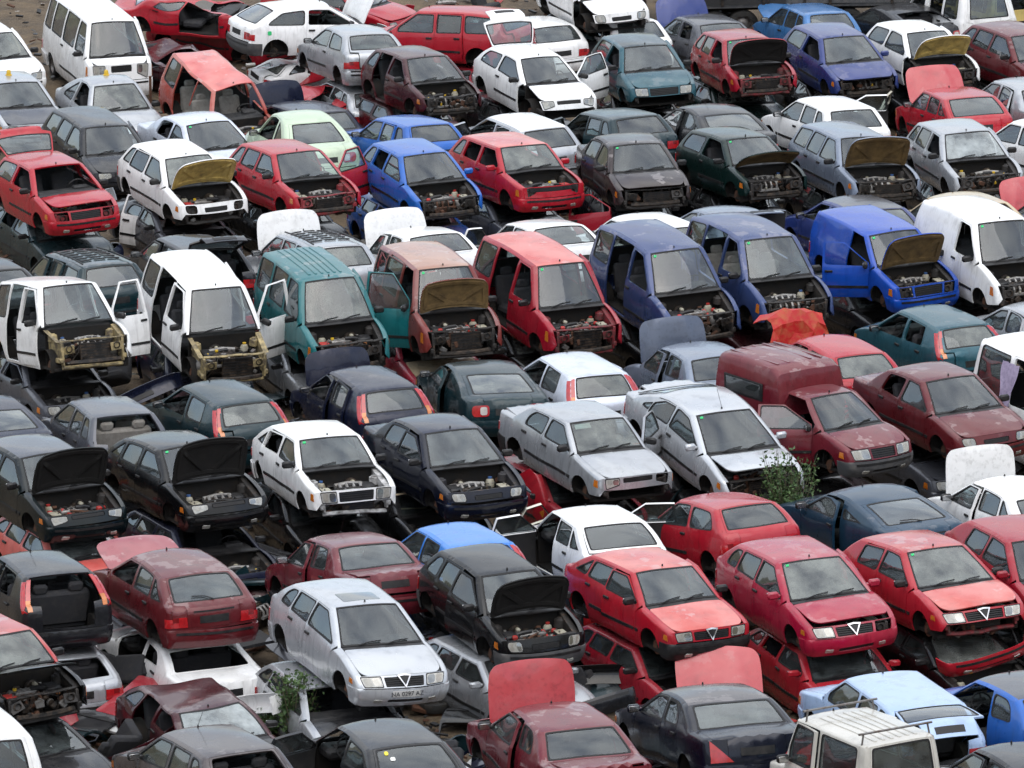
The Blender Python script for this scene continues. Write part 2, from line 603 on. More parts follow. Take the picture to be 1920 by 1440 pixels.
class Car:
    def __init__(s, **kw):
        s.__dict__.update(DEF)
        s.__dict__.update(kw)
        F = s.F = s.L / 2
        X = s.X = lambda d: F - d
        s.xd = s.xd or s.L - .12
        s.zd = s.zd or s.zg - .07
        fx, rx = F - .11, -F + .08
        s.fx, s.rx = fx, rx
        zw, zr = s.H - .065, s.H - .065 - s.drr
        b, r = s.bow, s.rr
        K = [('b0', fx - .10, s.zs, .09 * b, 0, .07, 0), ('b1', fx, .35, .11 * b, 0, .11, .004), ('b2', fx, s.zbt, .11 * b, 0, .11, 0),
             ('n0', fx - .03, s.zbt + .012, .10 * b, 0, .10, .004), ('n1', fx - .03 - s.nx, s.zn, .10 * b, .016, .06, s.hb),
             ('c0', X(s.xc), s.zc, .10 * b, .034, .045, .010), ('w1', X(s.xw), zw, .05, .035, r, s.rb),
             ('r1', X(s.xr), zr, -.03, .03, r, .018), ('g1', X(s.xg), s.zg, -.06 * b, .015, r, .006),
             ('d1', X(s.xd), s.zd, -.065 * b, .008, .06, .008), ('e0', rx + .02, s.zrb + .012, -.07 * b, 0, .09, 0),
             ('e1', rx, s.zrb, -.08 * b, 0, .10, .004), ('e2', rx, .36, -.08 * b, 0, .10, 0), ('e3', rx + .08, s.zs + .02, -.07 * b, 0, .07, 0)]
        pts, aux, s.S, acc = [], [], {}, 0.
        s.K = {k[0]: np.array(k[1:3]) for k in K}
        for i, k in enumerate(K):
            s.S[k[0]] = acc
            p = np.array(k[1:3])
            if i == len(K) - 1:
                pts.append(p)
                aux.append(k[3:6])
                break
            q = np.array(K[i + 1][1:3])
            d = q - p
            Ln = np.linalg.norm(d)
            n = np.array((d[1], -d[0])) / Ln
            m = max(2, int(math.ceil(Ln / .055)))
            prev = None
            for j in range(m):
                u = j / m
                pts.append(p + d * u + n * k[6] * 4 * u * (1 - u))
                aux.append(np.array(k[3:6]) * (1 - u) + np.array(K[i + 1][3:6]) * u)
            seg = np.array(pts[-m:] + [q])
            acc += np.linalg.norm(np.diff(seg, axis=0), axis=1).sum()
        s.P = np.array(pts)
        s.A = np.array(aux)
        dl = np.linalg.norm(np.diff(s.P, axis=0), axis=1)
        s.s = np.concatenate([[0], np.cumsum(dl)])
        s.xfa, s.xra = X(s.fo), X(s.L - s.ro)
        s.zwc = .29
        tn = np.gradient(s.P, axis=0)
        tn /= np.linalg.norm(tn, axis=1, keepdims=True)
        inn = np.stack([-tn[:, 1], tn[:, 0]], 1)
        s.extra = np.concatenate([s.P + inn * (s.A[:, 2:3] * k) for k in (.13, .38, .7, 1.06)])
        s.seedv = np.random.RandomState(s.seed).rand(24) * 6.28
        s.T = {}
        s.order = []
        s.build()

    # -- the two surfaces
    def belt(s, x):
        xa, xb = s.X(s.xc), s.X(s.xg)
        return s.b0 + (s.b1 - s.b0) * np.clip((xa - x) / (xa - xb), -.5, 1.2)

    def ybase(s, x, z):
        uf = np.clip((x - s.xfa) / (s.fx - s.xfa), 0, 1.15)
        ur = np.clip((s.xra - x) / (s.xra - s.rx), 0, 1.15)
        y = s.W / 2 - .075 * uf ** 2.4 - .06 * ur ** 2.4
        y = y - .06 * np.clip((.5 - z) / .3, 0, 1) ** 2
        b = s.belt(x)
        y = y - .035 * np.clip((z - .6) / (b - .6), 0, 1) ** 2
        dz = np.maximum(z - b, 0)
        # soft shoulder, then the glasshouse leaning in
        y = y - .012 * np.clip(dz / .03, 0, 1) - s.tum * dz * (.86 + .26 * dz / .5)
        # a pressed line along the doors
        y = y - .006 * np.exp(-((z - .66) / .018) ** 2)
        return y

    def side(s, P, sg):
        P = np.asarray(P, float)
        d, k, t = segdist(P, s.P[:-1], s.P[1:])
        r = s.A[k, 2] * (1 - t) + s.A[k + 1, 2] * t
        q = np.clip(r - d, 0, r)
        y = s.ybase(P[:, 0], P[:, 1]) - (r - np.sqrt(np.maximum(r * r - q * q, 0)))
        return np.stack([P[:, 0], sg * y, P[:, 1]], 1)

    def rib(s, P):
        """P: (s, t) with t in -1..1 across the car"""
        P = np.asarray(P, float)
        ss, t = P[:, 0], P[:, 1]
        x, z = np.interp(ss, s.s, s.P[:, 0]), np.interp(ss, s.s, s.P[:, 1])
        bx, bz, r = (np.interp(ss, s.s, s.A[:, i]) for i in range(3))
        h = s.ybase(x, z) - r
        c = 1 - np.abs(t) ** 2.3
        # pressed lines along the hood
        k = np.clip((ss - s.S['n1']) / .08, 0, 1) * np.clip((s.S['c0'] - .08 - ss) / .08, 0, 1)
        tt = np.abs(t) - (.42 + .26 * np.clip((ss - s.S['n1']) / (s.S['c0'] - s.S['n1']), 0, 1))
        z = z + k * .015 / (1 + np.exp(np.clip(tt * 42, -30, 30)))
        return np.stack([x + bx * c, t * h, z + bz * c], 1)

    def warp(s, V):
        """body out of true: shallow waves, and a flattened roof where the car has been crushed"""
        ph = s.seedv
        x, y, z = V[:, 0].copy(), V[:, 1].copy(), V[:, 2].copy()
        a = .006
        V = V.copy()
        V[:, 1] += a * np.sin(x * 5.1 + z * 3 + ph[0]) * np.sin(z * 7 + ph[1]) * np.sign(y) * np.minimum(1, np.abs(y) * 3)
        V[:, 2] += a * np.sin(x * 4.3 + ph[2]) * np.sin(y * 5 + ph[3])
        V[:, 0] += .5 * a * np.sin(y * 6 + ph[4]) * np.sin(z * 8 + ph[5])
        if s.crush:
            k = np.clip((z - .75) / (s.H - .75), 0, 1.2)
            w = np.sin(x * 1.9 + ph[6]) * .5 + np.sin(y * 3.1 + x * 1.3 + ph[7]) * .5
            V[:, 2] -= s.crush * k * (1 + s.crw * w)
            V[:, 1] += s.crush * .35 * k * np.sin(x * 2.3 + ph[8])
            V[:, 0] += s.crush * .3 * k * np.sin(y * 2.7 + ph[9])
            V[:, 2] += s.crush * .10 * np.sin(x * 6.1 + y * 4.7 + ph[10]) * np.clip(z, 0, 1)
        return V

    # -- template parts
    def part(s, key, name, mb, mats, org=(0, 0, 0), parent=None, ang=38):
        o = np.array(org, float)
        s.T[key] = (name, mb.mesh(name, mats, o, s.warp, ang), o, parent)
        s.order.append(key)

    def rpan(s, mb, poly, holes=(), step=.12, th=0., mo=0, mi=1, off=0.):
        k = .72
        V, T = tri2d([(a, b * k) for a, b in poly], [[(a, b * k) for a, b in h] for h in holes], step)
        V = V.copy()
        V[:, 1] /= k
        mb.panel(s.rib(V), T, th, mo, mi, (0, 0, .55), off)

    def span(s, mb, sg, poly, holes=(), step=.12, th=0., mo=0, mi=1, off=0., rough=False):
        V, T = tri2d(poly, holes, step, None if rough else s.extra)
        P = s.side(V, sg)
        mb.panel(P, T, th, mo, mi, (P[:, 0].mean(), 0, P[:, 2].mean()), off)

    def rect(s, s0, s1, t0, t1, r=0.):
        p = [(s0, t0), (s1, t0), (s1, t1), (s0, t1)]
        return rounded(p, r) if r else p

    def arc(s, xc, r, zlo, rev=False, n=12):
        a0 = math.asin(np.clip((zlo - s.zwc) / r, -1, 1))
        a = np.linspace(a0, math.pi - a0, n)
        p = [(xc + r * math.cos(q), s.zwc + r * math.sin(q)) for q in a]
        return p[::-1] if rev else p

    def gh(s, a, ro, c, be, lo=None, hi=None):
        """convex glasshouse polygon with the given insets; lo/hi: pillar lines bounding it in front / behind"""
        K = s.K
        G = np.array(((K['w1'][0] + K['r1'][0]) / 2, (s.b0 + K['w1'][1]) / 2))
        poly = [(-3, .3), (3, .3), (3, 3), (-3, 3)]
        def cut(poly, p, q, d):
            n = np.array((q[1] - p[1], -(q[0] - p[0])))
            n = n / np.linalg.norm(n)
            if n @ (G - p) > 0:
                n = -n
            return clip(poly, n, n @ p - d)
        mid = (K['w1'] + K['r1']) / 2 + np.array((0, s.rb))
        q1 = (K['w1'] * .72 + K['r1'] * .28) + np.array((0, s.rb * .8))
        q2 = (K['w1'] * .28 + K['r1'] * .72) + np.array((0, s.rb * .8))
        for p, q, d in ((K['c0'], K['w1'], a), (K['w1'], q1, ro), (q1, q2, ro), (q2, K['r1'], ro), (K['r1'], K['g1'], c)):
            poly = cut(poly, p, q, d)
        xa, xb = s.X(s.xc), s.X(s.xg)
        poly = cut(poly, np.array((xa, s.b0)), np.array((xb, s.b1)), be)
        top = s.H - .06
        for pl, sg_ in ((lo, 1), (hi, -1)):
            if pl is None:
                continue
            p, q = np.array((s.X(pl[0]), s.b0)), np.array((s.X(pl[1]), top))
            n = np.array((q[1] - p[1], -(q[0] - p[0])))
            n = n / np.linalg.norm(n)
            if n[0] < 0:
                n = -n
            # n points forward; in front bound: keep x behind pillar
            if sg_ > 0:
                poly = clip(poly, n, n @ p - pl[2])
            else:
                poly = clip(poly, -n, -(n @ p) - pl[2])
        return poly

    def win(s, i, inset=0.):
        lo = None if i == 0 else (s.pil[i - 1][0], s.pil[i - 1][1], s.pil[i - 1][2] / 2 + inset)
        p = s.pil[i]
        hi = (p[0], p[1], p[2] / 2 + inset)
        poly = s.gh(s.aw + inset, .062 + inset, s.cw + inset, .028 + inset, lo, hi)
        if i == 0:
            poly = clip(poly, np.array((1., 0.)), s.X(s.xd0) - .03 - inset)
        return rounded(poly, .05 if i < len(s.pil) - 1 else .07)

    def build(s):
        X, K, S, T = s.X, s.K, s.S, s.T
        zs = s.zs
        lo_d = zs + .055
        xd0 = X(s.xd0)
        xsf = xd0 + .022
        nb = len(s.pil)
        ndw = 2 if s.doors == 4 else 1
        # ---- door outlines
        def door(i, g=0.):
            pB = s.pil[i]
            xb = X(pB[0])
            lo = None if i == 0 else (s.pil[i - 1][0], s.pil[i - 1][1], -.004 + g)
            up = s.gh(.030 + g, .034 + g, .04 + g, 0, lo, (pB[0], pB[1], .004 + g))
            front = xd0 - g if i == 0 else X(s.pil[i - 1][0]) + .004 - g
            up = clip(up, np.array((1., 0.)), front)
            up = sorted(up, key=lambda p: math.atan2(p[1] - s.b0 - .12, p[0] - (front + xb) / 2))
            k = min(range(len(up)), key=lambda j: up[j][1] - up[j][0])
            up = up[k:] + up[:k]          # from front-bottom, anticlockwise: up, back, down
            rear = xb - .004 + g + .0
            zl = lo_d + g
            low = []
            R = s.ra + .055 + g
            if i == ndw - 1 and s.doors == 4 and rear < s.xra + R - .01:
                a1 = math.asin((zl - s.zwc) / R)
                xe = max(rear, s.xra + .06)
                a2 = math.acos(min(1, max(-1, (xe - s.xra) / R)))
                for q in np.linspace(a2, a1, 7):
                    low.append((s.xra + R * math.cos(q), s.zwc + R * math.sin(q)))
                if xe > rear + .01:
                    low.insert(0, (rear, low[0][1] + .05))
            else:
                low = [(rear, zl)]
            out = low + [(front, zl), (front, s.belt(front) - .01)] + up
            res = []
            for p in out:
                if not res or math.hypot(p[0] - res[-1][0], p[1] - res[-1][1]) > .012:
                    res.append((float(p[0]), float(p[1])))
            return res
        holes = [door(i) for i in range(ndw)]
        qwins = [s.win(i) for i in range(ndw, nb)] if s.pil[-1][0] < 90 else []
        qin = [i for i in range(ndw, nb)]
        if s.box:
            qwins, qin = [], []
        # ---- shell: sides, pillars, sills
        prof = [tuple(p) for p in s.P]
        iC = int(np.searchsorted(s.s, S['c0'] + .001))
        iE = len(prof)
        out = [(xsf, zs)] + s.arc(s.xra, s.ra, zs) + [tuple(K['e3'])]
        out += prof[iC:iE - 1][::-1]
        out += [(xsf, min(s.zc - .09, s.belt(xsf) - .02))]
        mb = MB()
        for sg in (1, -1):
            s.span(mb, sg, out, holes + qwins, .13, .028, 0, 1)
        # pillar strips on the ribbon
        t1 = 1.0
        for sg in (1, -1):
            s.rpan(mb, s.rect(S['c0'], S['w1'] - .02, sg * .935, sg * t1), step=.1, th=.03)
            if s.sedan:
                s.rpan(mb, s.rect(S['r1'] + .02, S['g1'] + .015, sg * .93, sg * t1), step=.1, th=.03)
                tl = S['d1'] + .02
                s.rpan(mb, [(S['g1'] + .015, sg * .90), (tl, sg * .90), (tl, sg * .62), (S['e0'], sg * .62), (S['e0'], sg), (S['g1'] + .015, sg)], step=.1, th=.03)
            else:
                tl = S['g1'] + (.05 if S['e0'] - S['g1'] > .25 else .0)
                s.rpan(mb, [(S['r1'] + .02, sg * .925), (tl, sg * .925), (tl + .03, sg * .66), (S['e0'], sg * .66), (S['e0'], sg), (S['r1'] + .02, sg)], step=.1, th=.03)
        if s.sedan:
            s.rpan(mb, s.rect(S['g1'] - .015, S['g1'] + .02, -.93, .93), step=.15, th=.02)
        s.rpan(mb, s.rect(S['e0'] - .035, S['e0'], -.66, .66), step=.15, th=.02)
        s.part('shell', 'body_shell', mb, ['paint', 'trim'])
        # ---- roof
        mb = MB()
        hole = [s.rect(S['w1'] + .16, S['w1'] + .58, -.58, .58, .06)] if s.sunroof else []
        s.rpan(mb, s.rect(S['w1'] - .02, S['r1'] + .02, -1, 1), hole, step=.12, th=.03)
        if s.roofstep:      # pressed ribs of a van roof
            for t in (-.6, -.36, -.12, .12, .36, .6):
                s.rpan(mb, s.rect(S['w1'] + .25, S['r1'] - .12, t - .045, t + .045, .03), step=.15, th=.014, off=.012)
        s.part('roof', 'roof', mb, ['paint', 'liner'])
        if s.sunroof:
            mb = MB()
            s.rpan(mb, s.rect(S['w1'] + .165, S['w1'] + .575, -.57, .57, .06), step=.15, off=.002)
            s.part('sunroof', 'sunroof', mb, ['glass'], parent='roof')
        # ---- underbody, firewall, wheel wells
        mb = MB()
        hw = s.W / 2 - .085
        zf = zs + .035
        xf_, xr_ = s.fx - .25, s.rx + .16
        mb.box(((xf_ + xr_) / 2, 0, zf + .01), (xf_ - xr_, hw * 2 - .06, .05), 0, bev=.1)
        xw_ = X(s.xc) + .0
        mb.box((xw_, 0, (zf + s.zc) / 2 - .01), (.03, hw * 2 - .10, s.zc - zf - .10), 0)
        for cx in (s.xfa, s.xra):
            for sg in (1, -1):
                R = s.ra + .004
                y0, y1 = s.W / 2 - .055, s.W / 2 - .27
                n = 12
                V, Fc = [], []
                for j in range(n + 1):
                    a = math.pi * (j / n) * 1.16 - .08 * math.pi
                    for yy in (y0, y1):
                        V.append((cx + R * math.cos(a), sg * yy, s.zwc + R * math.sin(a)))
                for j in range(n):
                    Fc.append((2 * j, 2 * j + 1, 2 * j + 3, 2 * j + 2))
                Fc.append(tuple(2 * j + 1 for j in range(n + 1)))
                mb.add(V, Fc, 0)
        s.part('under', 'floor_pan', mb, ['under'])
        # ---- fenders
        iN = int(np.searchsorted(s.s, S['n0'] + .001))
        for sd, sg in (('L', 1), ('R', -1)):
            mb = MB()
            zfl = zs + .16
            af = s.arc(s.xfa, s.ra, zs, n=14)
            af = [p for p in af if not (p[0] > s.xfa and p[1] < zfl)]
            o = [(K['b2'][0] - .05, s.zbt - .10), (K['n0'][0], K['n0'][1])] + prof[iN + 1:iC] + [(float(K['c0'][0]) + .004, s.zc - .004), (xsf + .008, min(s.zc - .09, s.belt(xsf) - .02)), (xsf + .008, zs + .01)]
            o += [p for p in af[::-1]] + [(s.xfa + s.ra + .01, zfl)]
            s.span(mb, sg, o, [], .12, .02, 0, 0)
            s.rpan(mb, s.rect(S['n1'] + .0, S['c0'] - .004, sg * .925, sg * 1.0), step=.1, th=.02, mi=0)
            if s.trim:
                s.span(mb, sg, [(s.xfa - s.ra - .04, .475), (xsf + .01, .475), (xsf + .01, .525), (s.xfa - s.ra - .03, .525)][::-1], [], .2, .012, 1, 1, .012, True)
            s.part('fender' + sd, 'front_fender', mb, ['paint', 'plastic'])
            mb = MB()
            px = float(K['n0'][0]) - .06 - s.nx
            s.span(mb, sg, [(px - .10, s.zbt + .06), (px + .02, s.zbt + .05), (px - .0, s.zn - .05), (px - .09, s.zn - .045)], [], .1, .01, 0, 0, .006, True)
            s.part('ind' + sd, 'indicator_light', mb, ['orange_lens'], parent='fender' + sd)
        # ---- hood
        hs0, hs1 = S['n1'] + .008, S['c0'] - .10
        if hs1 - hs0 < .2:
            hs1 = S['c0'] - .03
        mb = MB()
        s.rpan(mb, rounded([(hs0, -.80), (hs0 + .09, -.905), (hs0 + .3, -.918), (hs1, -.918), (hs1, .918), (hs0 + .3, .918), (hs0 + .09, .905), (hs0, .80)], .07), step=.075, th=.022, mo=0, mi=1)
        for rr in ((hs0 + .05, hs0 + .12, -.8, .8), (hs1 - .13, hs1 - .06, -.8, .8)):
            s.rpan(mb, s.rect(*rr), step=.2, th=.02, mo=1, mi=1, off=-.024)
        for sg in (1, -1):
            L_ = hs1 - hs0
            s.rpan(mb, [(hs0 + .1, sg * .72), (hs0 + .18, sg * .78), (hs1 - .08, sg * .16), (hs1 - .16, sg * .10)], step=.2, th=.02, mo=1, mi=1, off=-.0245)
            s.rpan(mb, [(hs0 + .1, sg * .83), (hs0 + .1, sg * .76), (hs1 - .1, sg * .76), (hs1 - .1, sg * .83)], step=.2, th=.02, mo=1, mi=1, off=-.025)
        hp = s.rib([(hs1, 0.)])[0]
        he = s.rib([(hs1, .9)])[0]
        s.part('hood', 'hood', mb, ['paint', 'hoodfelt'], (he[0], 0, he[2]))
        # ---- cowl + wipers + windscreen
        mb = MB()
        s.rpan(mb, s.rect(hs1 + .008, S['c0'] + .02, -.922, .922), step=.14, th=.02, off=-.008, mi=0)
        s.part('cowl', 'cowl_panel', mb, ['plastic'])
        mb = MB()
        a, b_ = S['c0'] + .012, S['w1'] - .026
        s.rpan(mb, rounded(s.rect(a, b_, -.93, .93), .05), [rounded(s.rect(a + .035, b_ - .03, -.895, .895), .05)], step=.13, th=.012, mo=1, mi=1, off=.003)
        s.rpan(mb, rounded(s.rect(a + .03, b_ - .025, -.90, .90), .05), step=.15, mo=0, off=-.003)
        s.part('wind', 'windscreen', mb, ['glass', 'rubber'])
        mb = MB()
        for y0, y1 in ((-.62, -.05), (.02, .60)):
            q = s.rib([(S['c0'] - .02, y0), (S['c0'] + .05, (y0 + y1) / 2), (S['c0'] + .075, y1)])
            q[:, 2] += .022
            mb.tube(q, .011, 0, 5)
        s.part('wiper', 'wiper', mb, ['plastic'], parent='wind')
        mb = MB()
        s.rpan(mb, s.rect(b_ - .10, b_ - .05, -.83, -.74), step=.2, off=.006)
        s.part('stick', 'windscreen_sticker', mb, ['sticker'], parent='wind')
        mb = MB()
        s.rpan(mb, s.rect(b_ - .16, b_ - .05, -.80, -.30), step=.2, off=-.012)
        s.part('visor', 'sun_visor', mb, ['paper'], parent='wind')
        # ---- doors
        for sd, sg in (('L', 1), ('R', -1)):
            for i in range(ndw):
                wk = 'FB'[i]
                do = door(i, .005)
                w = s.win(i)
                hx = max(p[0] for p in do)
                hy = float(s.side([(hx, .6)], sg)[0][1])
                org = (hx, hy - sg * .03, .6)
                mb = MB()
                s.span(mb, sg, do, [w], .12, .045, 0, 1)
                xs = [p[0] for p in do if p[1] < .62 and p[1] > .4] + [p[0] for p in do if abs(p[1] - lo_d) < .03]
                if s.trim:
                    xr0 = min(xs) + .02
                    if i == 1:
                        xr0 = max(xr0, s.xra + s.ra + .08)
                    s.span(mb, sg, [(hx - .01, .475), (hx - .01, .525), (xr0, .525), (xr0, .475)], [], .2, .012, 2, 2, .012, True)
                k = 'door' + sd + wk
                s.part(k, 'sliding_door' if (i == 1 and s.kind == 'van') else 'door', mb, ['paint', 'trim', 'plastic'], org)
                mb = MB()
                s.span(mb, sg, rounded(s.win(i, -.008), .02), [s.win(i, .014)], .13, .016, 1, 1, .002)
                s.span(mb, sg, s.win(i, .010), [], .16, 0, 0, 0, -.014)
                s.part('win' + sd + wk, 'door_window', mb, ['glassside', 'rubber'], parent=k, org=org)
                xe = min(p[0] for p in do if p[1] > .6)
                q = s.side([(xe + .13, s.belt(xe) - .10)], sg)[0]
                mb = MB()
                mb.box((q[0], q[1] + sg * .012, q[2]), (.16, .03, .045), 0, bev=.25)
                s.part('hand' + sd + wk, 'door_handle', mb, ['plastic'], parent=k, org=org)
                if i == 0:
                    wx = max(p[0] for p in w)
                    q = s.side([(wx - .07, s.belt(wx) + .07)], sg)[0]
                    mb = MB()
                    mb.box((q[0] + .02, q[1] + sg * .13, q[2] + .01), (.09, .20, .125), 0, bev=.3)
                    mb.box((q[0] - .03, q[1] + sg * .135, q[2] + .01), (.012, .16, .09), 1, bev=.2)
                    mb.box((q[0] + .01, q[1] + sg * .02, q[2] - .01), (.07, .09, .05), 0, bev=.2)
                    s.part('mirr' + sd, 'wing_mirror', mb, ['plastic', 'chrome'], parent=k, org=org)
            for i in qin:
                mb = MB()
                s.span(mb, sg, rounded(s.win(i, -.008), .02), [s.win(i, .014)], .13, .016, 1, 1, .002)
                s.span(mb, sg, s.win(i, .010), [], .16, 0, 0, 0, -.012)
                s.part('qwin' + sd + str(i), 'side_window', mb, ['glassside', 'rubber'])
        # ---- nose: panel, lights, grille, bumper
        f0, f1 = S['n0'] + .002, S['n1']
        h0, h1 = s.hl
        g = s.gr
        mb = MB()
        fh = f1 - f0
        st = s.nose if s.nose is not None else s.seed % 3
        if st == 1:        # lamps that narrow towards the badge, slot grille
            hl = lambda sg, d: rounded([(f0 + .40 * fh + d, sg * (h0 + d)), (f0 + .012 + d, sg * (h1 - d)), (f1 - .012 - d, sg * (h1 - d)), (f1 - .012 - d, sg * (h0 + d))], .04)
            grp = lambda d: rounded(s.rect(f0 + .52 * fh + d, f1 - .02 - d, -g + .04 + d, g - .04 - d), .03)
        elif st == 2:      # oval lamps, thin grille
            hl = lambda sg, d: rounded(s.rect(f0 + .012 + d, f1 - .018 - d, sg * (h0 + .06 + d), sg * (h1 - d)), .085)
            grp = lambda d: rounded(s.rect(f0 + .03 + d, f0 + .62 * fh - d, -g + .10 + d, g - .10 - d), .035)
        else:
            hl = lambda sg, d: rounded(s.rect(f0 + .012 + d, f1 - .012 - d, sg * (h0 + d), sg * (h1 - d)), .03)
            grp = lambda d: rounded(s.rect(f0 + .018 + d, f1 - .03 - d, -g + d, g - d), .02)
        glo, ghi = (f0 + .52 * fh, f1 - .02) if st == 1 else ((f0 + .03, f0 + .62 * fh) if st == 2 else (f0 + .018, f1 - .03))
        gg = g - (.04 if st == 1 else .10 if st == 2 else 0)
        s.rpan(mb, s.rect(f0, f1, -1, 1), [hl(1, 0), hl(-1, 0), grp(0)], step=.1, th=.02, mi=0)
        s.part('nose', 'nose_panel', mb, ['paint'])
        mb = MB()
        s.rpan(mb, grp(-.004), step=.15, off=-.03, mo=0)
        for k in range(4):
            a = glo + .01 + (ghi - glo - .02) * (k + .5) / 4
            s.rpan(mb, s.rect(a - .006, a + .006, -gg + .02, gg - .02), step=.2, th=.02, mi=0, off=-.004)
        s.part('grille', 'grille', mb, ['plastic'], parent='nose')
        if s.emblem:
            mb = MB()
            m_ = f0 + fh * .40
            tri = [(m_ - .09, 0), (f1 - .005, -.165), (f1 + .010, 0.), (f1 - .005, .165)]
            tin = [(m_ - .05, 0), (f1 - .026, -.115), (f1 - .016, 0.), (f1 - .026, .115)]
            s.rpan(mb, tri, [tin], step=.1, th=.02, mo=0, mi=0, off=.016)
            s.rpan(mb, tin, step=.1, mo=1, off=.002)
            s.part('emblem', 'shield_grille', mb, ['chrome', 'black'], parent='nose')
        for sd, sg in (('L', 1), ('R', -1)):
            mb = MB()
            s.rpan(mb, hl(sg, .004), step=.08, th=.02, mo=0, mi=0, off=.004)
            tm_ = (h0 + h1) / 2
            for q_, (ta, tb) in enumerate(((h0 + .035, tm_ - .01), (tm_ + .02, h1 - .05))):
                s.rpan(mb, rounded(s.rect(f0 + (.035 if st != 1 else .42 * fh), f1 - .035, sg * (ta + (.06 if st == 2 else 0)), sg * tb), .05), step=.1, mo=2 + q_, off=.0065)
            s.rpan(mb, hl(sg, -.004), [hl(sg, .012)], step=.1, th=.02, mo=1, mi=1, off=.006)
            s.part('head' + sd, 'headlight', mb, ['headlight', 'rubber', 'bowl', 'headlight2'])
        q0, q1 = S['b0'], S['b2'] + .012
        mb = MB()
        zi0, zi1 = q0 + .07, q0 + .16
        intk = rounded(s.rect(zi0, zi1, -.46, .46), .03)
        s.rpan(mb, s.rect(q0, q1, -1, 1), [intk], step=.11, th=.02, mi=0, off=.016)
        s.rpan(mb, intk, step=.15, mo=1, off=-.02)
        for k in range(2):
            a = zi0 + (zi1 - zi0) * (k + 1) / 3
            s.rpan(mb, s.rect(a - .008, a + .008, -.45, .45), step=.2, th=.02, mo=1, mi=1, off=.004)
        iB0, iB2 = 0, int(np.searchsorted(s.s, S['b2'] + .001))
        for sg in (1, -1):
            xa = s.xfa + s.ra + .025
            s.span(mb, sg, [(xa, zs + .03)] + prof[iB0:iB2] + [tuple(K['b2']), (xa, s.zbt)], [], .11, .02, 0, 0, .016)
        if s.trim:
            s.rpan(mb, s.rect(q1 - .085, q1 - .045, -.99, .99), step=.15, th=.012, mo=1, mi=1, off=.026)
        s.part('fbump', 'front_bumper', mb, ['paint', 'plastic'])
        for sd, sg in (('L', 1), ('R', -1)):
            mb = MB()
            s.rpan(mb, rounded(s.rect(zi0 + .015, zi1 - .0, sg * .60, sg * .80), .03), step=.1, th=.015, mi=0, off=.024)
            s.part('fog' + sd, 'fog_light', mb, ['headlight'], parent='fbump')
        # ---- tail: lid / hatch with its window, lights, bumper
        mb = MB()
        wb = s.wb
        g0, g1 = S['r1'] + .055, S['g1'] - .02
        wo = rounded(s.rect(g0, g1, -wb, wb), .06)
        ring = lambda mb: (s.rpan(mb, rounded(s.rect(g0 - .008, g1 + .008, -wb - .012, wb + .012), .06), [rounded(s.rect(g0 + .022, g1 - .02, -wb + .03, wb - .03), .06)], step=.13, th=.012, mo=1, mi=1, off=.003),
                           s.rpan(mb, rounded(s.rect(g0 + .018, g1 - .016, -wb + .026, wb - .026), .06), step=.15, mo=0, off=-.004))
        if s.sedan:
            s.rpan(mb, s.rect(S['r1'] + .02, S['g1'] - .015, -.93, .93), [wo], step=.13, th=.02, mi=0)
            s.part('rframe', 'rear_window_frame', mb, ['paint'])
            mb = MB()
            ring(mb)
            s.part('rwin', 'rear_window', mb, ['glass', 'rubber'])
            mb = MB()
            tl = S['d1'] + .02
            e = S['e0'] - .04
            s.rpan(mb, [(S['g1'] + .025, -.893), (tl - .006, -.893), (tl + .002, -.612), (e, -.612), (e, .612), (tl + .002, .612), (tl - .006, .893), (S['g1'] + .025, .893)], step=.12, th=.022, mo=0, mi=1)
            pe = s.rib([(S['g1'] + .025, .8)])[0]
            s.part('lid', 'boot_lid', mb, ['paint', 'trim'], (pe[0], 0, pe[2]))
            pr = 'lid'
            lo_ = (tl + .03, e - .01)
        else:
            tl = S['g1'] + (.05 if S['e0'] - S['g1'] > .25 else .0)
            e = S['e0'] - .04
            s.rpan(mb, [(S['r1'] + .027, -.917), (tl - .006, -.917), (tl + .026, -.652), (e, -.652), (e, .652), (tl + .026, .652), (tl - .006, .917), (S['r1'] + .027, .917)], [wo], step=.12, th=.03, mo=0, mi=1)
            pe = s.rib([(S['r1'] + .027, .8)])[0]
            org = (pe[0], 0, pe[2])
            s.part('lid', 'tailgate', mb, ['paint', 'trim'], org)
            mb = MB()
            ring(mb)
            s.part('rwin', 'rear_window', mb, ['glass', 'rubber'], org, 'lid')
            pr = 'lid'
            lo_ = (max(tl + .05, e - .26), e - .01)
        org = s.T['lid'][2]
        mb = MB()
        a, b_ = lo_
        m_ = (a + b_) / 2
        s.rpan(mb, s.rect(m_ - .05, m_ + .07, -.36, .36), step=.15, th=.01, mo=0, mi=0, off=.006)
        s.part('plate', 'plate_recess', mb, ['plastic'], org, 'lid')
        mb = MB()
        s.rpan(mb, s.rect(a - .012, a + .012, -.5, .5), step=.15, th=.01, mo=0, mi=0, off=.010)
        q = s.rib([(g1 + .0, -.1), (g1 - .08, .1), (g1 - .1, .42)])
        q[:, 0] -= .02
        q[:, 2] += .012
        mb.tube(q, .010, 0, 5)
        s.part('rwiper', 'rear_wiper', mb, ['plastic'], org, 'lid')
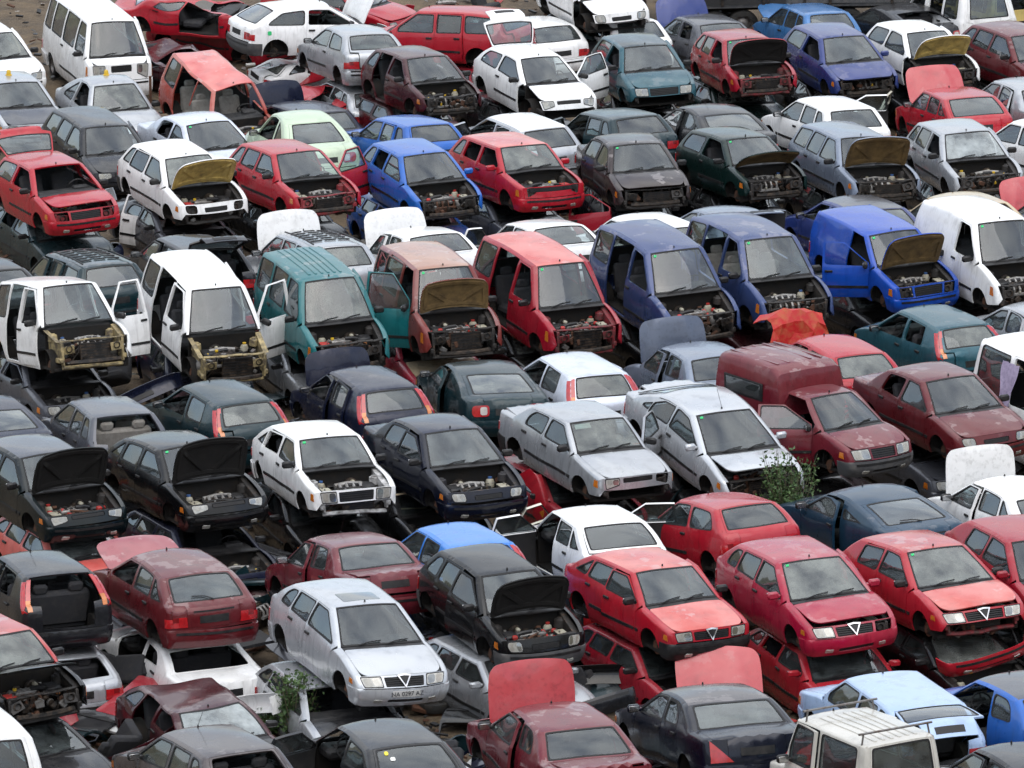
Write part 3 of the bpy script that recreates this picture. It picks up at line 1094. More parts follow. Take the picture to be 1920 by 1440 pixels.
        for sd, sg in (('L', 1), ('R', -1)):
            mb = MB()
            if s.lamp == 'pillar':
                a, b_ = S['r1'] + .07, S['g1'] + .17
                c_ = a + (b_ - a) * .62
                s.rpan(mb, s.rect(a, c_, sg * .88, sg * 1.0), step=.08, th=.02, mo=0, mi=0, off=.012)
                s.rpan(mb, s.rect(c_, b_, sg * .88, sg * 1.0), step=.08, th=.02, mo=1, mi=0, off=.012)
                pp = [s.P[int(np.searchsorted(s.s, v))] for v in np.linspace(a + .03, b_ - .03, 6)]
                o = [tuple(p) for p in pp] + [(p[0] + .065, p[1] - .01) for p in pp[::-1]]
                s.span(mb, sg, o, [], .1, .02, 0, 0, .012)
            elif s.lamp == 'oval':
                a, b_ = lo_
                s.rpan(mb, rounded(s.rect(a, b_ - .04, sg * .52, sg * .97), .09), step=.08, th=.02, mo=0, mi=0, off=.014)
                s.rpan(mb, rounded(s.rect(a + .03, b_ - .07, sg * .58, sg * .76), .05), step=.08, th=.02, mo=2, mi=0, off=.02)
            elif s.lamp == 'tri':
                a, b_ = lo_
                s.rpan(mb, [(a - .03, sg * .97), (b_, sg * .99), (b_, sg * .52)], step=.08, th=.02, mo=0, mi=0, off=.014)
            else:
                a, b_ = lo_
                a = max(a, b_ - .17)
                s.rpan(mb, s.rect(a, b_, sg * .665, sg * .86), step=.08, th=.02, mo=0, mi=0, off=.012)
                s.rpan(mb, s.rect(a, a + (b_ - a) * .5, sg * .862, sg * 1.0), step=.08, th=.02, mo=1, mi=0, off=.012)
                s.rpan(mb, s.rect(a + (b_ - a) * .5, b_, sg * .862, sg * 1.0), step=.08, th=.02, mo=0, mi=0, off=.012)
                pp = [s.P[int(np.searchsorted(s.s, v))] for v in (a, (a + b_) / 2, b_)]
                o = [tuple(p) for p in pp] + [(p[0] + .10, p[1]) for p in pp[::-1]]
                s.span(mb, sg, o, [], .1, .02, 0, 0, .012)
            s.part('tail' + sd, 'tail_light', mb, ['red_lens', 'orange_lens' if s.lamp == 'pillar' or s.seed % 3 == 0 else 'red_lens2', 'white_lens'])
        mb = MB()
        q0, q1 = S['e1'] - .012, S['e3']
        s.rpan(mb, s.rect(q0, q1, -1, 1), step=.11, th=.02, mi=0, off=.016)
        i0, i1 = int(np.searchsorted(s.s, S['e1'] - .001)), len(prof)
        for sg in (1, -1):
            xa = s.xra - s.ra - .025
            s.span(mb, sg, [(xa, s.zrb), tuple(K['e1'])] + prof[i0 + 1:i1] + [(xa, zs + .03)], [], .11, .02, 0, 0, .016)
        if s.trim:
            s.rpan(mb, s.rect(q0 + .045, q0 + .085, -.99, .99), step=.15, th=.012, mo=1, mi=1, off=.026)
        s.part('rbump', 'rear_bumper', mb, ['paint', 'plastic'])
        # ---- cabin
        xcb = X(s.xc)
        mb = MB()
        mb.box((xcb - .22, 0, s.zc - .09), (.46, s.W - .34, .20), 0, bev=.3)
        mb.box((xcb - .30, s.W * .22, s.zc + .01), (.20, .34, .10), 0, bev=.3)
        mb.box((xcb - .36, 0, .58), (.34, .24, .40), 0, bev=.2)
        s.part('dash', 'dashboard', mb, ['dash'])
        mb = MB()
        n = 14
        c = np.array((xcb - .52, s.W * .215, s.zc + .0))
        rt = Matrix.Rotation(rad(-62), 3, 'Y')
        ring_ = [np.array(rt @ Vector((.185 * math.cos(2 * math.pi * j / n), .185 * math.sin(2 * math.pi * j / n), 0))) + c for j in range(n + 1)]
        mb.tube(ring_, .016, 0, 6, False)
        for a in (0, 2.1, 4.2):
            mb.tube([c, np.array(rt @ Vector((.18 * math.cos(a), .18 * math.sin(a), 0))) + c], .016, 0, 5)
        mb.tube([c, c + np.array((.2, 0, -.12))], .035, 0, 6)
        s.part('wheel_s', 'steering_wheel', mb, ['dash'], parent='dash')
        def seat(mb, x, y, w, head=1):
            r = Matrix.Rotation(rad(-16), 3, 'Y')
            mb.box((x, y, .46), (.50, w, .18), 0, Matrix.Rotation(rad(-6), 3, 'Y'), .3)
            mb.box((x - .32, y, .76), (.16, w, .62), 0, r, .3)
            for k in range(head):
                yy = y + (0 if head == 1 else (k - .5) * w * .55)
                mb.box((x - .44, yy, 1.12), (.10, .25, .17), 0, r, .35)
                mb.tube([(x - .41, yy - .05, .98), (x - .43, yy - .05, 1.1)], .01, 0, 4)
        for sd, sg in (('L', 1), ('R', -1)):
            mb = MB()
            seat(mb, X(s.xd0) - .78, sg * s.W * .215, .50)
            s.part('seat' + sd, 'seat', mb, ['fabric'])
        if s.kind not in ('van',) or s.box is None:
            mb = MB()
            seat(mb, max(X(s.xd0) - 1.62, X(s.xr) + .50), 0, s.W - .52, 2)
            s.part('bench', 'rear_seat', mb, ['fabric'])
        # ---- engine bay walls and front frame
        y = s.W / 2 - .20
        fxb = s.fx - .14 - s.nx * .5
        for sd, sg in (('L', 1), ('R', -1)):
            mb = MB()
            V = [(xcb + .03, sg * y, .42), (fxb, sg * (y - .03), .42), (fxb, sg * (y - .03), s.zn - .05), (xcb + .03, sg * y, s.zc - .06),
                 (xcb + .03, sg * (y + .10), s.zc - .05), (fxb, sg * (y + .07), s.zn - .04)]
            mb.add(V, [(0, 1, 2, 3), (3, 2, 5, 4)], 0)
            mb.lathe([(.0, .03), (.05, .03), (.055, .015), (.09, 0), (.10, -.12)], (s.xfa - .05, sg * (y - .05), s.zc - .15), 'z', 12, 0)
            s.part('bay' + sd, 'inner_wing', mb, ['framepaint'])
        zt = s.zn - .045
        cx = fxb + .05
        hw2 = s.W / 2 - .23
        RS = np.random.RandomState(s.seed + 5)
        mb = MB()
        q = s.rib([(S['n1'], t) for t in np.linspace(-.84, .84, 9)]) - np.array((.09, 0, .04))
        q += RS.randn(9, 3) * np.array((.012, 0, .008))
        for p0, p1 in zip(q[:-1], q[1:]):
            mb.box((p0 + p1) / 2, (.075, np.linalg.norm(p1 - p0) + .015, .022), 0, Matrix.Rotation(math.atan2(-(p1 - p0)[0], (p1 - p0)[1]), 3, 'Z'), .2)
        for sg in (1, -1):
            mb.box((cx + .0, sg * (hw2 + .0), (zt + .34) / 2), (.10, .05, zt - .34), 0, Matrix.Rotation(RS.randn() * .08, 3, 'X'), .2)
            mb.box((cx + .03, sg * hw2 * .80, (s.zbt + zt) / 2 - .03), (.02, .24, .16), 0, Matrix.Rotation(RS.randn() * .15, 3, 'X') @ Matrix.Rotation(RS.randn() * .2, 3, 'Y'), .2)
            mb.lathe([(.07, .03), (.055, .035), (.05, -.02), (.0, -.03)], (cx + .035, sg * hw2 * .79, (s.zbt + zt) / 2 - .01), 'x', 12, 1)
            mb.box((cx - .09, sg * (hw2 + .03), .44), (.30, .08, .10), 0, bev=.2)
        s.part('frame', 'front_frame', mb, ['framepaint', 'iron'])
        mb = MB()
        q = [(cx - .03 + .03 * math.cos(t * 1.5), t * hw2, .30 + .012 * RS.randn()) for t in np.linspace(-1, 1, 7)]
        mb.tube(q, .038, 0, 6)
        s.part('cross', 'lower_crossmember', mb, ['framepaint'])
        mb = MB()
        mb.box((cx - .065, .08, (zt + .3) / 2 - .01), (.035, 1.0 * hw2, zt - .40), 0, bev=.1)
        for k in range(7):
            z = .36 + (zt - .44) * k / 6.
            mb.box((cx - .046, .08, z), (.008, .94 * hw2, .018), 1, bev=.1)
        s.part('rad', 'radiator', mb, ['iron', 'plastic'])
        mb = MB()
        q = s.rib([(S['b1'] + .05, t) for t in np.linspace(-.80, .80, 9)])
        mb.tube([p - np.array((.07, 0, 0)) for p in q], .042, 0, 6)
        s.part('beam', 'bumper_beam', mb, ['iron'])
        s.bay_c = ((fxb - .02 + xcb) / 2, 0, 0)
        s.bay_l = max(.35, fxb - .06 - xcb)
        s.bay_w = 2 * y - .06
        s.bay_z = s.zn - .06
        # ---- hubs
        for cx_, fr in ((s.xfa, 'F'), (s.xra, 'B')):
            for sd, sg in (('L', 1), ('R', -1)):
                mb = MB()
                c = (cx_, sg * (s.W / 2 - .17), s.zwc)
                k = sg
                if fr == 'F':
                    mb.lathe([(0, .05 * k), (.06, .05 * k), (.07, .02 * k), (.125, .015 * k), (.125, -.015 * k), (0, -.015 * k)], c, 'y', 16, 0)
                    mb.box((cx_ + .09, c[1], s.zwc + .03), (.08, .09, .15), 1, bev=.2)
                    mb.tube([(cx_, c[1] - sg * .03, s.zwc + .02), (cx_ - .02, c[1] - sg * .06, s.zwc + .28)], .04, 1, 7)
                else:
                    mb.lathe([(0, .05 * k), (.06, .05 * k), (.07, .03 * k), (.11, .03 * k), (.12, -.05 * k), (0, -.05 * k)], c, 'y', 16, 0)
                    mb.tube([(cx_ - .02, c[1] - sg * .06, s.zwc), (cx_ - .06, c[1] - sg * .06, s.zwc + .28)], .025, 1, 6)
                s.part('hub' + sd + fr, 'brake_disc' if fr == 'F' else 'brake_drum', mb, ['rust' if fr == 'F' else 'iron', 'iron'])
        # ---- aerial
        mb = MB()
        p = s.rib([(S['w1'] + .07, 0)])[0]
        mb.lathe([(.018, 0), (.012, .03), (0, .035)], p, 'z', 8)
        mb.tube([p + np.array((0, 0, .02)), p + np.array((-.22, 0, .30))], .005, 0, 4)
        s.part('aerial', 'aerial', mb, ['plastic'])
        mb = MB()
        mb.lathe([(.016, 0), (.012, .035), (0, .04)], p, 'z', 8)
        s.part('aerialb', 'aerial_base', mb, ['plastic'])
        # ---- cargo box of a courier van
        if s.box:
            x0, x1, zt_, yw, yt = s.box
            mb = MB()
            xa, xb = X(x0), X(x1)
            zb = s.b0 + .02
            st = [(xa, zb, yw), (xa - .02, s.H - .02, yw - .03), (xa - .14, zt_ - .08, yt + .02), (xa - .26, zt_, yt)]
            prof_ = []
            n = 9
            rows = []
            for k in range(n):
                u = k / (n - 1)
                x = xa - .26 + (xb + .04 - xa + .26) * u
                rows.append((x, zt_ + .02 * math.sin(u * math.pi)))
            V, Fc = [], []
            def ringp(x, z, y_, zlow):
                return [(x, sg_ * yy, zz) for sg_, yy, zz in ((-1, yw, zlow), (-1, yw - .01, (zlow + z) / 2), (-1, y_ + .04, z - .10), (-1, y_, z - .03), (-1, y_ - .07, z), (-.0, 0, z + .02), (1, y_ - .07, z), (1, y_, z - .03), (1, y_ + .04, z - .10), (1, yw - .01, (zlow + z) / 2), (1, yw, zlow))]
            rings = [ringp(xa + .02, zb + .16, yw - .06, zb), ringp(xa, s.H - .04, yt + .03, zb), ringp(xa - .09, zt_ - .10, yt, zb)] + [ringp(x, z, yt, zb) for x, z in rows] + [ringp(xb - .02, zt_ - .04, yt - .01, zb), ringp(xb - .05, s.b0 + .1, yt + .02, zb)]
            m_ = len(rings[0])
            for r_ in rings:
                V += r_
            for a in range(len(rings) - 1):
                for j in range(m_ - 1):
                    Fc.append((a * m_ + j, a * m_ + j + 1, (a + 1) * m_ + j + 1, (a + 1) * m_ + j))
            Fc.append(tuple(range(m_)))
            mb.add(V, Fc, 0)
            for sg in (1, -1):
                mb.box(((xa + xb) / 2 - .1, sg * (yw + .001), (zb + zt_) / 2 - .06), ((xa - xb) * .62, .03, .34), 1, Matrix.Rotation(rad(sg * -5), 3, 'X'), .2)
                mb.box(((xa + xb) / 2 - .1, sg * (yw + .006), (zb + zt_) / 2 - .06), ((xa - xb) * .55, .03, .27), 2, Matrix.Rotation(rad(sg * -5), 3, 'X'), .2)
            for k in range(5):
                y_ = (k - 2) * yt * .36
                mb.box(((xa + xb) / 2 - .15, y_, zt_ + .022), ((xa - xb) * .78, .05, .015), 0, bev=.3)
            s.part('box', 'cargo_box', mb, ['paint', 'rubber', 'glassside'])

    def key(s, k):
        S = s.S
        return {'WT': lambda: s.rib([(S['w1'] - .026, 0)]), 'WB': lambda: s.rib([(S['c0'], 0)]), 'HF': lambda: s.rib([(S['n1'], 0)]),
                'RT': lambda: s.rib([(S['r1'] + .05, 0)]), 'RG': lambda: s.rib([(S['g1'] - .02, 0)]), 'RE': lambda: s.rib([(S['e0'], 0)]),
                'RF': lambda: s.rib([(S['w1'], 0.)])}[k]()[0]

# ------------------------------------------------------------------ engines: four arrangements of loose parts, z = 0 at bonnet shut line
ENG = []
def build_engine(seed):
    R = random.Random(seed)
    parts = []
    def p(name, mb, mats, ang=38):
        parts.append((name, mb.mesh(name, mats, ang=ang)))
    mb = MB()
    ox = R.uniform(-.05, .08)
    oy = R.uniform(-.12, .12)
    mb.box((ox, oy, -.26), (.34, .52, .36), 0, bev=.12)
    mb.box((ox - .02, oy, -.06), (.20, .46, .09), 1, bev=.25)
    for k in range(5):
        mb.box((ox - .02, oy - .18 + .09 * k, -.01), (.17, .03, .02), 1, bev=.3)
    mb.lathe([(0, .02), (.03, .02), (.032, 0), (.03, -.02)], (ox - .04, oy + .12, .01), 'z', 10, 2)
    for k in range(6):
        mb.box((ox + .19, oy - .2 + .08 * k, -.22), (.03, .03, .22), 0, bev=.2)
    if seed % 2 == 0:
      mb.tube([(ox - .13, oy - .24, -.02), (ox - .14, oy, .0), (ox - .13, oy + .24, -.02)], [.05, .06, .05], 3, 8)
    for k in range(4 if seed == 0 else 0):
        mb.tube([(ox - .12, oy - .18 + .12 * k, -.01), (ox - .05, oy - .18 + .12 * k, .03), (ox + .03, oy - .18 + .12 * k, -.02)], .026, 3, 6)
    p('engine_block', mb, ['iron', 'alloy' if seed % 2 else 'iron', 'yellow' if seed % 3 else 'plastic', 'alloy'])
    mb = MB()
    for k in range(4):
        y = oy - .18 + .12 * k
        mb.tube([(ox + .08, y, -.08), (ox + .17, y, -.05), (ox + .24, y, -.12), (ox + .25, y, -.24)], .024, 0, 6)
    mb.tube([(ox + .25, oy - .22, -.22), (ox + .25, oy + .22, -.22)], .035, 0, 7)
    p('exhaust_manifold' if seed % 2 else 'intake_manifold', mb, ['rust' if seed % 2 else 'alloy'])
    mb = MB()
    c = (ox + .16, oy - .36, -.24)
    mb.lathe([(0, -.05), (.05, -.05), (.065, -.03), (.065, .03), (.05, .05), (.02, .055), (0, .06)], c, 'x', 12, 0)
    mb.lathe([(.04, .06), (.055, .065), (.03, .075), (0, .075)], c, 'x', 12, 1)
    p('alternator', mb, ['alloy', 'iron'])
    mb = MB()
    for q in ((ox + .05, oy + .40, -.25), (ox - .08, oy + .37, -.22)):
        mb.box(q, (.22, .22, .22), 0, Matrix.Rotation(R.uniform(0, 1), 3, 'X'), .25)
    mb.lathe([(.13, -.1), (.15, 0), (.11, .08), (.03, .1), (0, .1)], (ox, oy + .40, -.3), 'y', 14, 0)
    p('gearbox', mb, ['alloy'])
    mb = MB()
    s = 1 if seed % 2 else -1
    mb.box((.20, s * .42, -.09), (.24, .17, .17), 0, bev=.1)
    mb.box((.20, s * .42, .0), (.23, .16, .02), 1, bev=.2)
    for k in (-1, 1):
        mb.lathe([(.012, 0), (.012, .03), (0, .03)], (.20 + .07 * k, s * .42 - .04, .01), 'z', 7, 2)
    if seed != 2:
        p('battery', mb, ['plastic', 'redpart' if seed == 1 else 'tank', 'steel'])
    mb = MB()
    mb.box((-.02, -s * .38, -.07), (.34, .24, .15), 0, Matrix.Rotation(.12 * s, 3, 'Z'), .2)
    mb.tube([(-.02, -s * .28, -.05), (.02, -s * .16, .0), (.0, -s * .02, .0)], .045, 0, 8)
    for k in range(4):
        mb.box((-.13 + .075 * k, -s * .38, .005), (.02, .20, .014), 0, bev=.3)
    p('air_filter', mb, ['plastic'])
    mb = MB()
    q = (-.26, s * .36, -.05)
    mb.lathe([(0, -.09), (.075, -.08), (.08, 0), (.06, .05), (.03, .065), (.03, .09), (0, .092)], q, 'z', 12, 0)
    mb.lathe([(.034, .07), (.036, .10), (0, .105)], q, 'z', 10, 1)
    p('coolant_tank', mb, ['tank', ('bluepart', 'plastic', 'yellow', 'redpart')[seed % 4]])
    mb = MB()
    mb.lathe([(0, .05), (.10, .05), (.115, .02), (.115, -.02), (.1, -.05)], (-.30, -s * .18, -.06), 'x', 14, 0)
    mb.box((-.20, -s * .18, -.05), (.13, .06, .06), 1, bev=.2)
    mb.box((-.18, -s * .18, .01), (.11, .07, .06), 2, bev=.3)
    p('brake_servo', mb, ['iron', 'alloy', 'tank'])
    mb = MB()
    for k in range(17):
        a = Vector((R.uniform(-.3, .34), R.uniform(-.48, .48), R.uniform(-.16, -.02)))
        b = Vector((R.uniform(-.3, .34), R.uniform(-.48, .48), R.uniform(-.16, -.02)))
        m = (a + b) / 2 + Vector((R.uniform(-.12, .12), R.uniform(-.12, .12), R.uniform(.02, .07)))
        pts = [a * (1 - t) ** 2 + m * 2 * t * (1 - t) + b * t * t for t in np.linspace(0, 1, 8)]
        mb.tube(pts, R.choice((.008, .012, .018, .024)), 0 if k < 13 else 1 + k % 2, 5)
    p('hoses', mb, ['hose', 'rust', 'steel'])
    mb = MB()
    for k in range(26):
        c = (R.uniform(-.34, .36), R.uniform(-.5, .5), R.uniform(-.18, -.01))
        r = Matrix.Rotation(R.uniform(0, 3), 3, 'Z') @ Matrix.Rotation(R.uniform(-.5, .5), 3, 'X')
        mb.box(c, (R.uniform(.04, .13), R.uniform(.03, .10), R.uniform(.02, .08)), R.choice((0, 0, 0, 1, 2, 3, 4)), r, .2)
    p('brackets', mb, ['iron', 'steel', ('tank', 'orangepart', 'yellow', 'redpart')[seed], 'rust', 'alloy'])
    mb = MB()
    for k in range(15):
        c = (R.uniform(.2, .44), R.uniform(-.5, .5), R.uniform(-.42, -.15))
        r = Matrix.Rotation(R.uniform(0, 3), 3, 'X') @ Matrix.Rotation(R.uniform(-.5, .5), 3, 'Y')
        mb.box(c, (R.uniform(.03, .09), R.uniform(.05, .16), R.uniform(.04, .14)), R.choice((0, 1, 2)), r, .2)
    for k in range(4):
        y = R.uniform(-.5, .5)
        mb.tube([(.40, y, -.02), (.42, y + R.uniform(-.1, .1), -.2), (.36, y + R.uniform(-.2, .2), -.42)], .012, 0, 5)
    p('loose_ancillaries', mb, ['iron', 'alloy', 'rust'])
    return parts
for k_ in range(4):
    ENG.append(build_engine(k_))

def build_wheel():
    mb = MB()
    mb.lathe([(.19, -.08), (.25, -.085), (.28, -.07), (.29, -.04), (.29, .04), (.28, .07), (.25, .085), (.19, .08)], (0, 0, 0), 'y', 24)
    tyre = mb.mesh('tyre', ['tyre'])
    mb = MB()
    mb.lathe([(.20, -.06), (.19, .06), (.18, .065), (.165, .03), (.14, .0), (.09, .03), (.05, .035), (0, .03)], (0, 0, 0), 'y', 24)
    for k in range(10):
        a = k * math.pi / 5
        mb.lathe([(.018, .0), (.014, -.012), (0, -.014)], (.125 * math.cos(a), .016, .125 * math.sin(a)), 'y', 6, 1)
    rim = mb.mesh('rim', ['steel', 'black'])
    return tyre, rim
WHEEL = build_wheel()

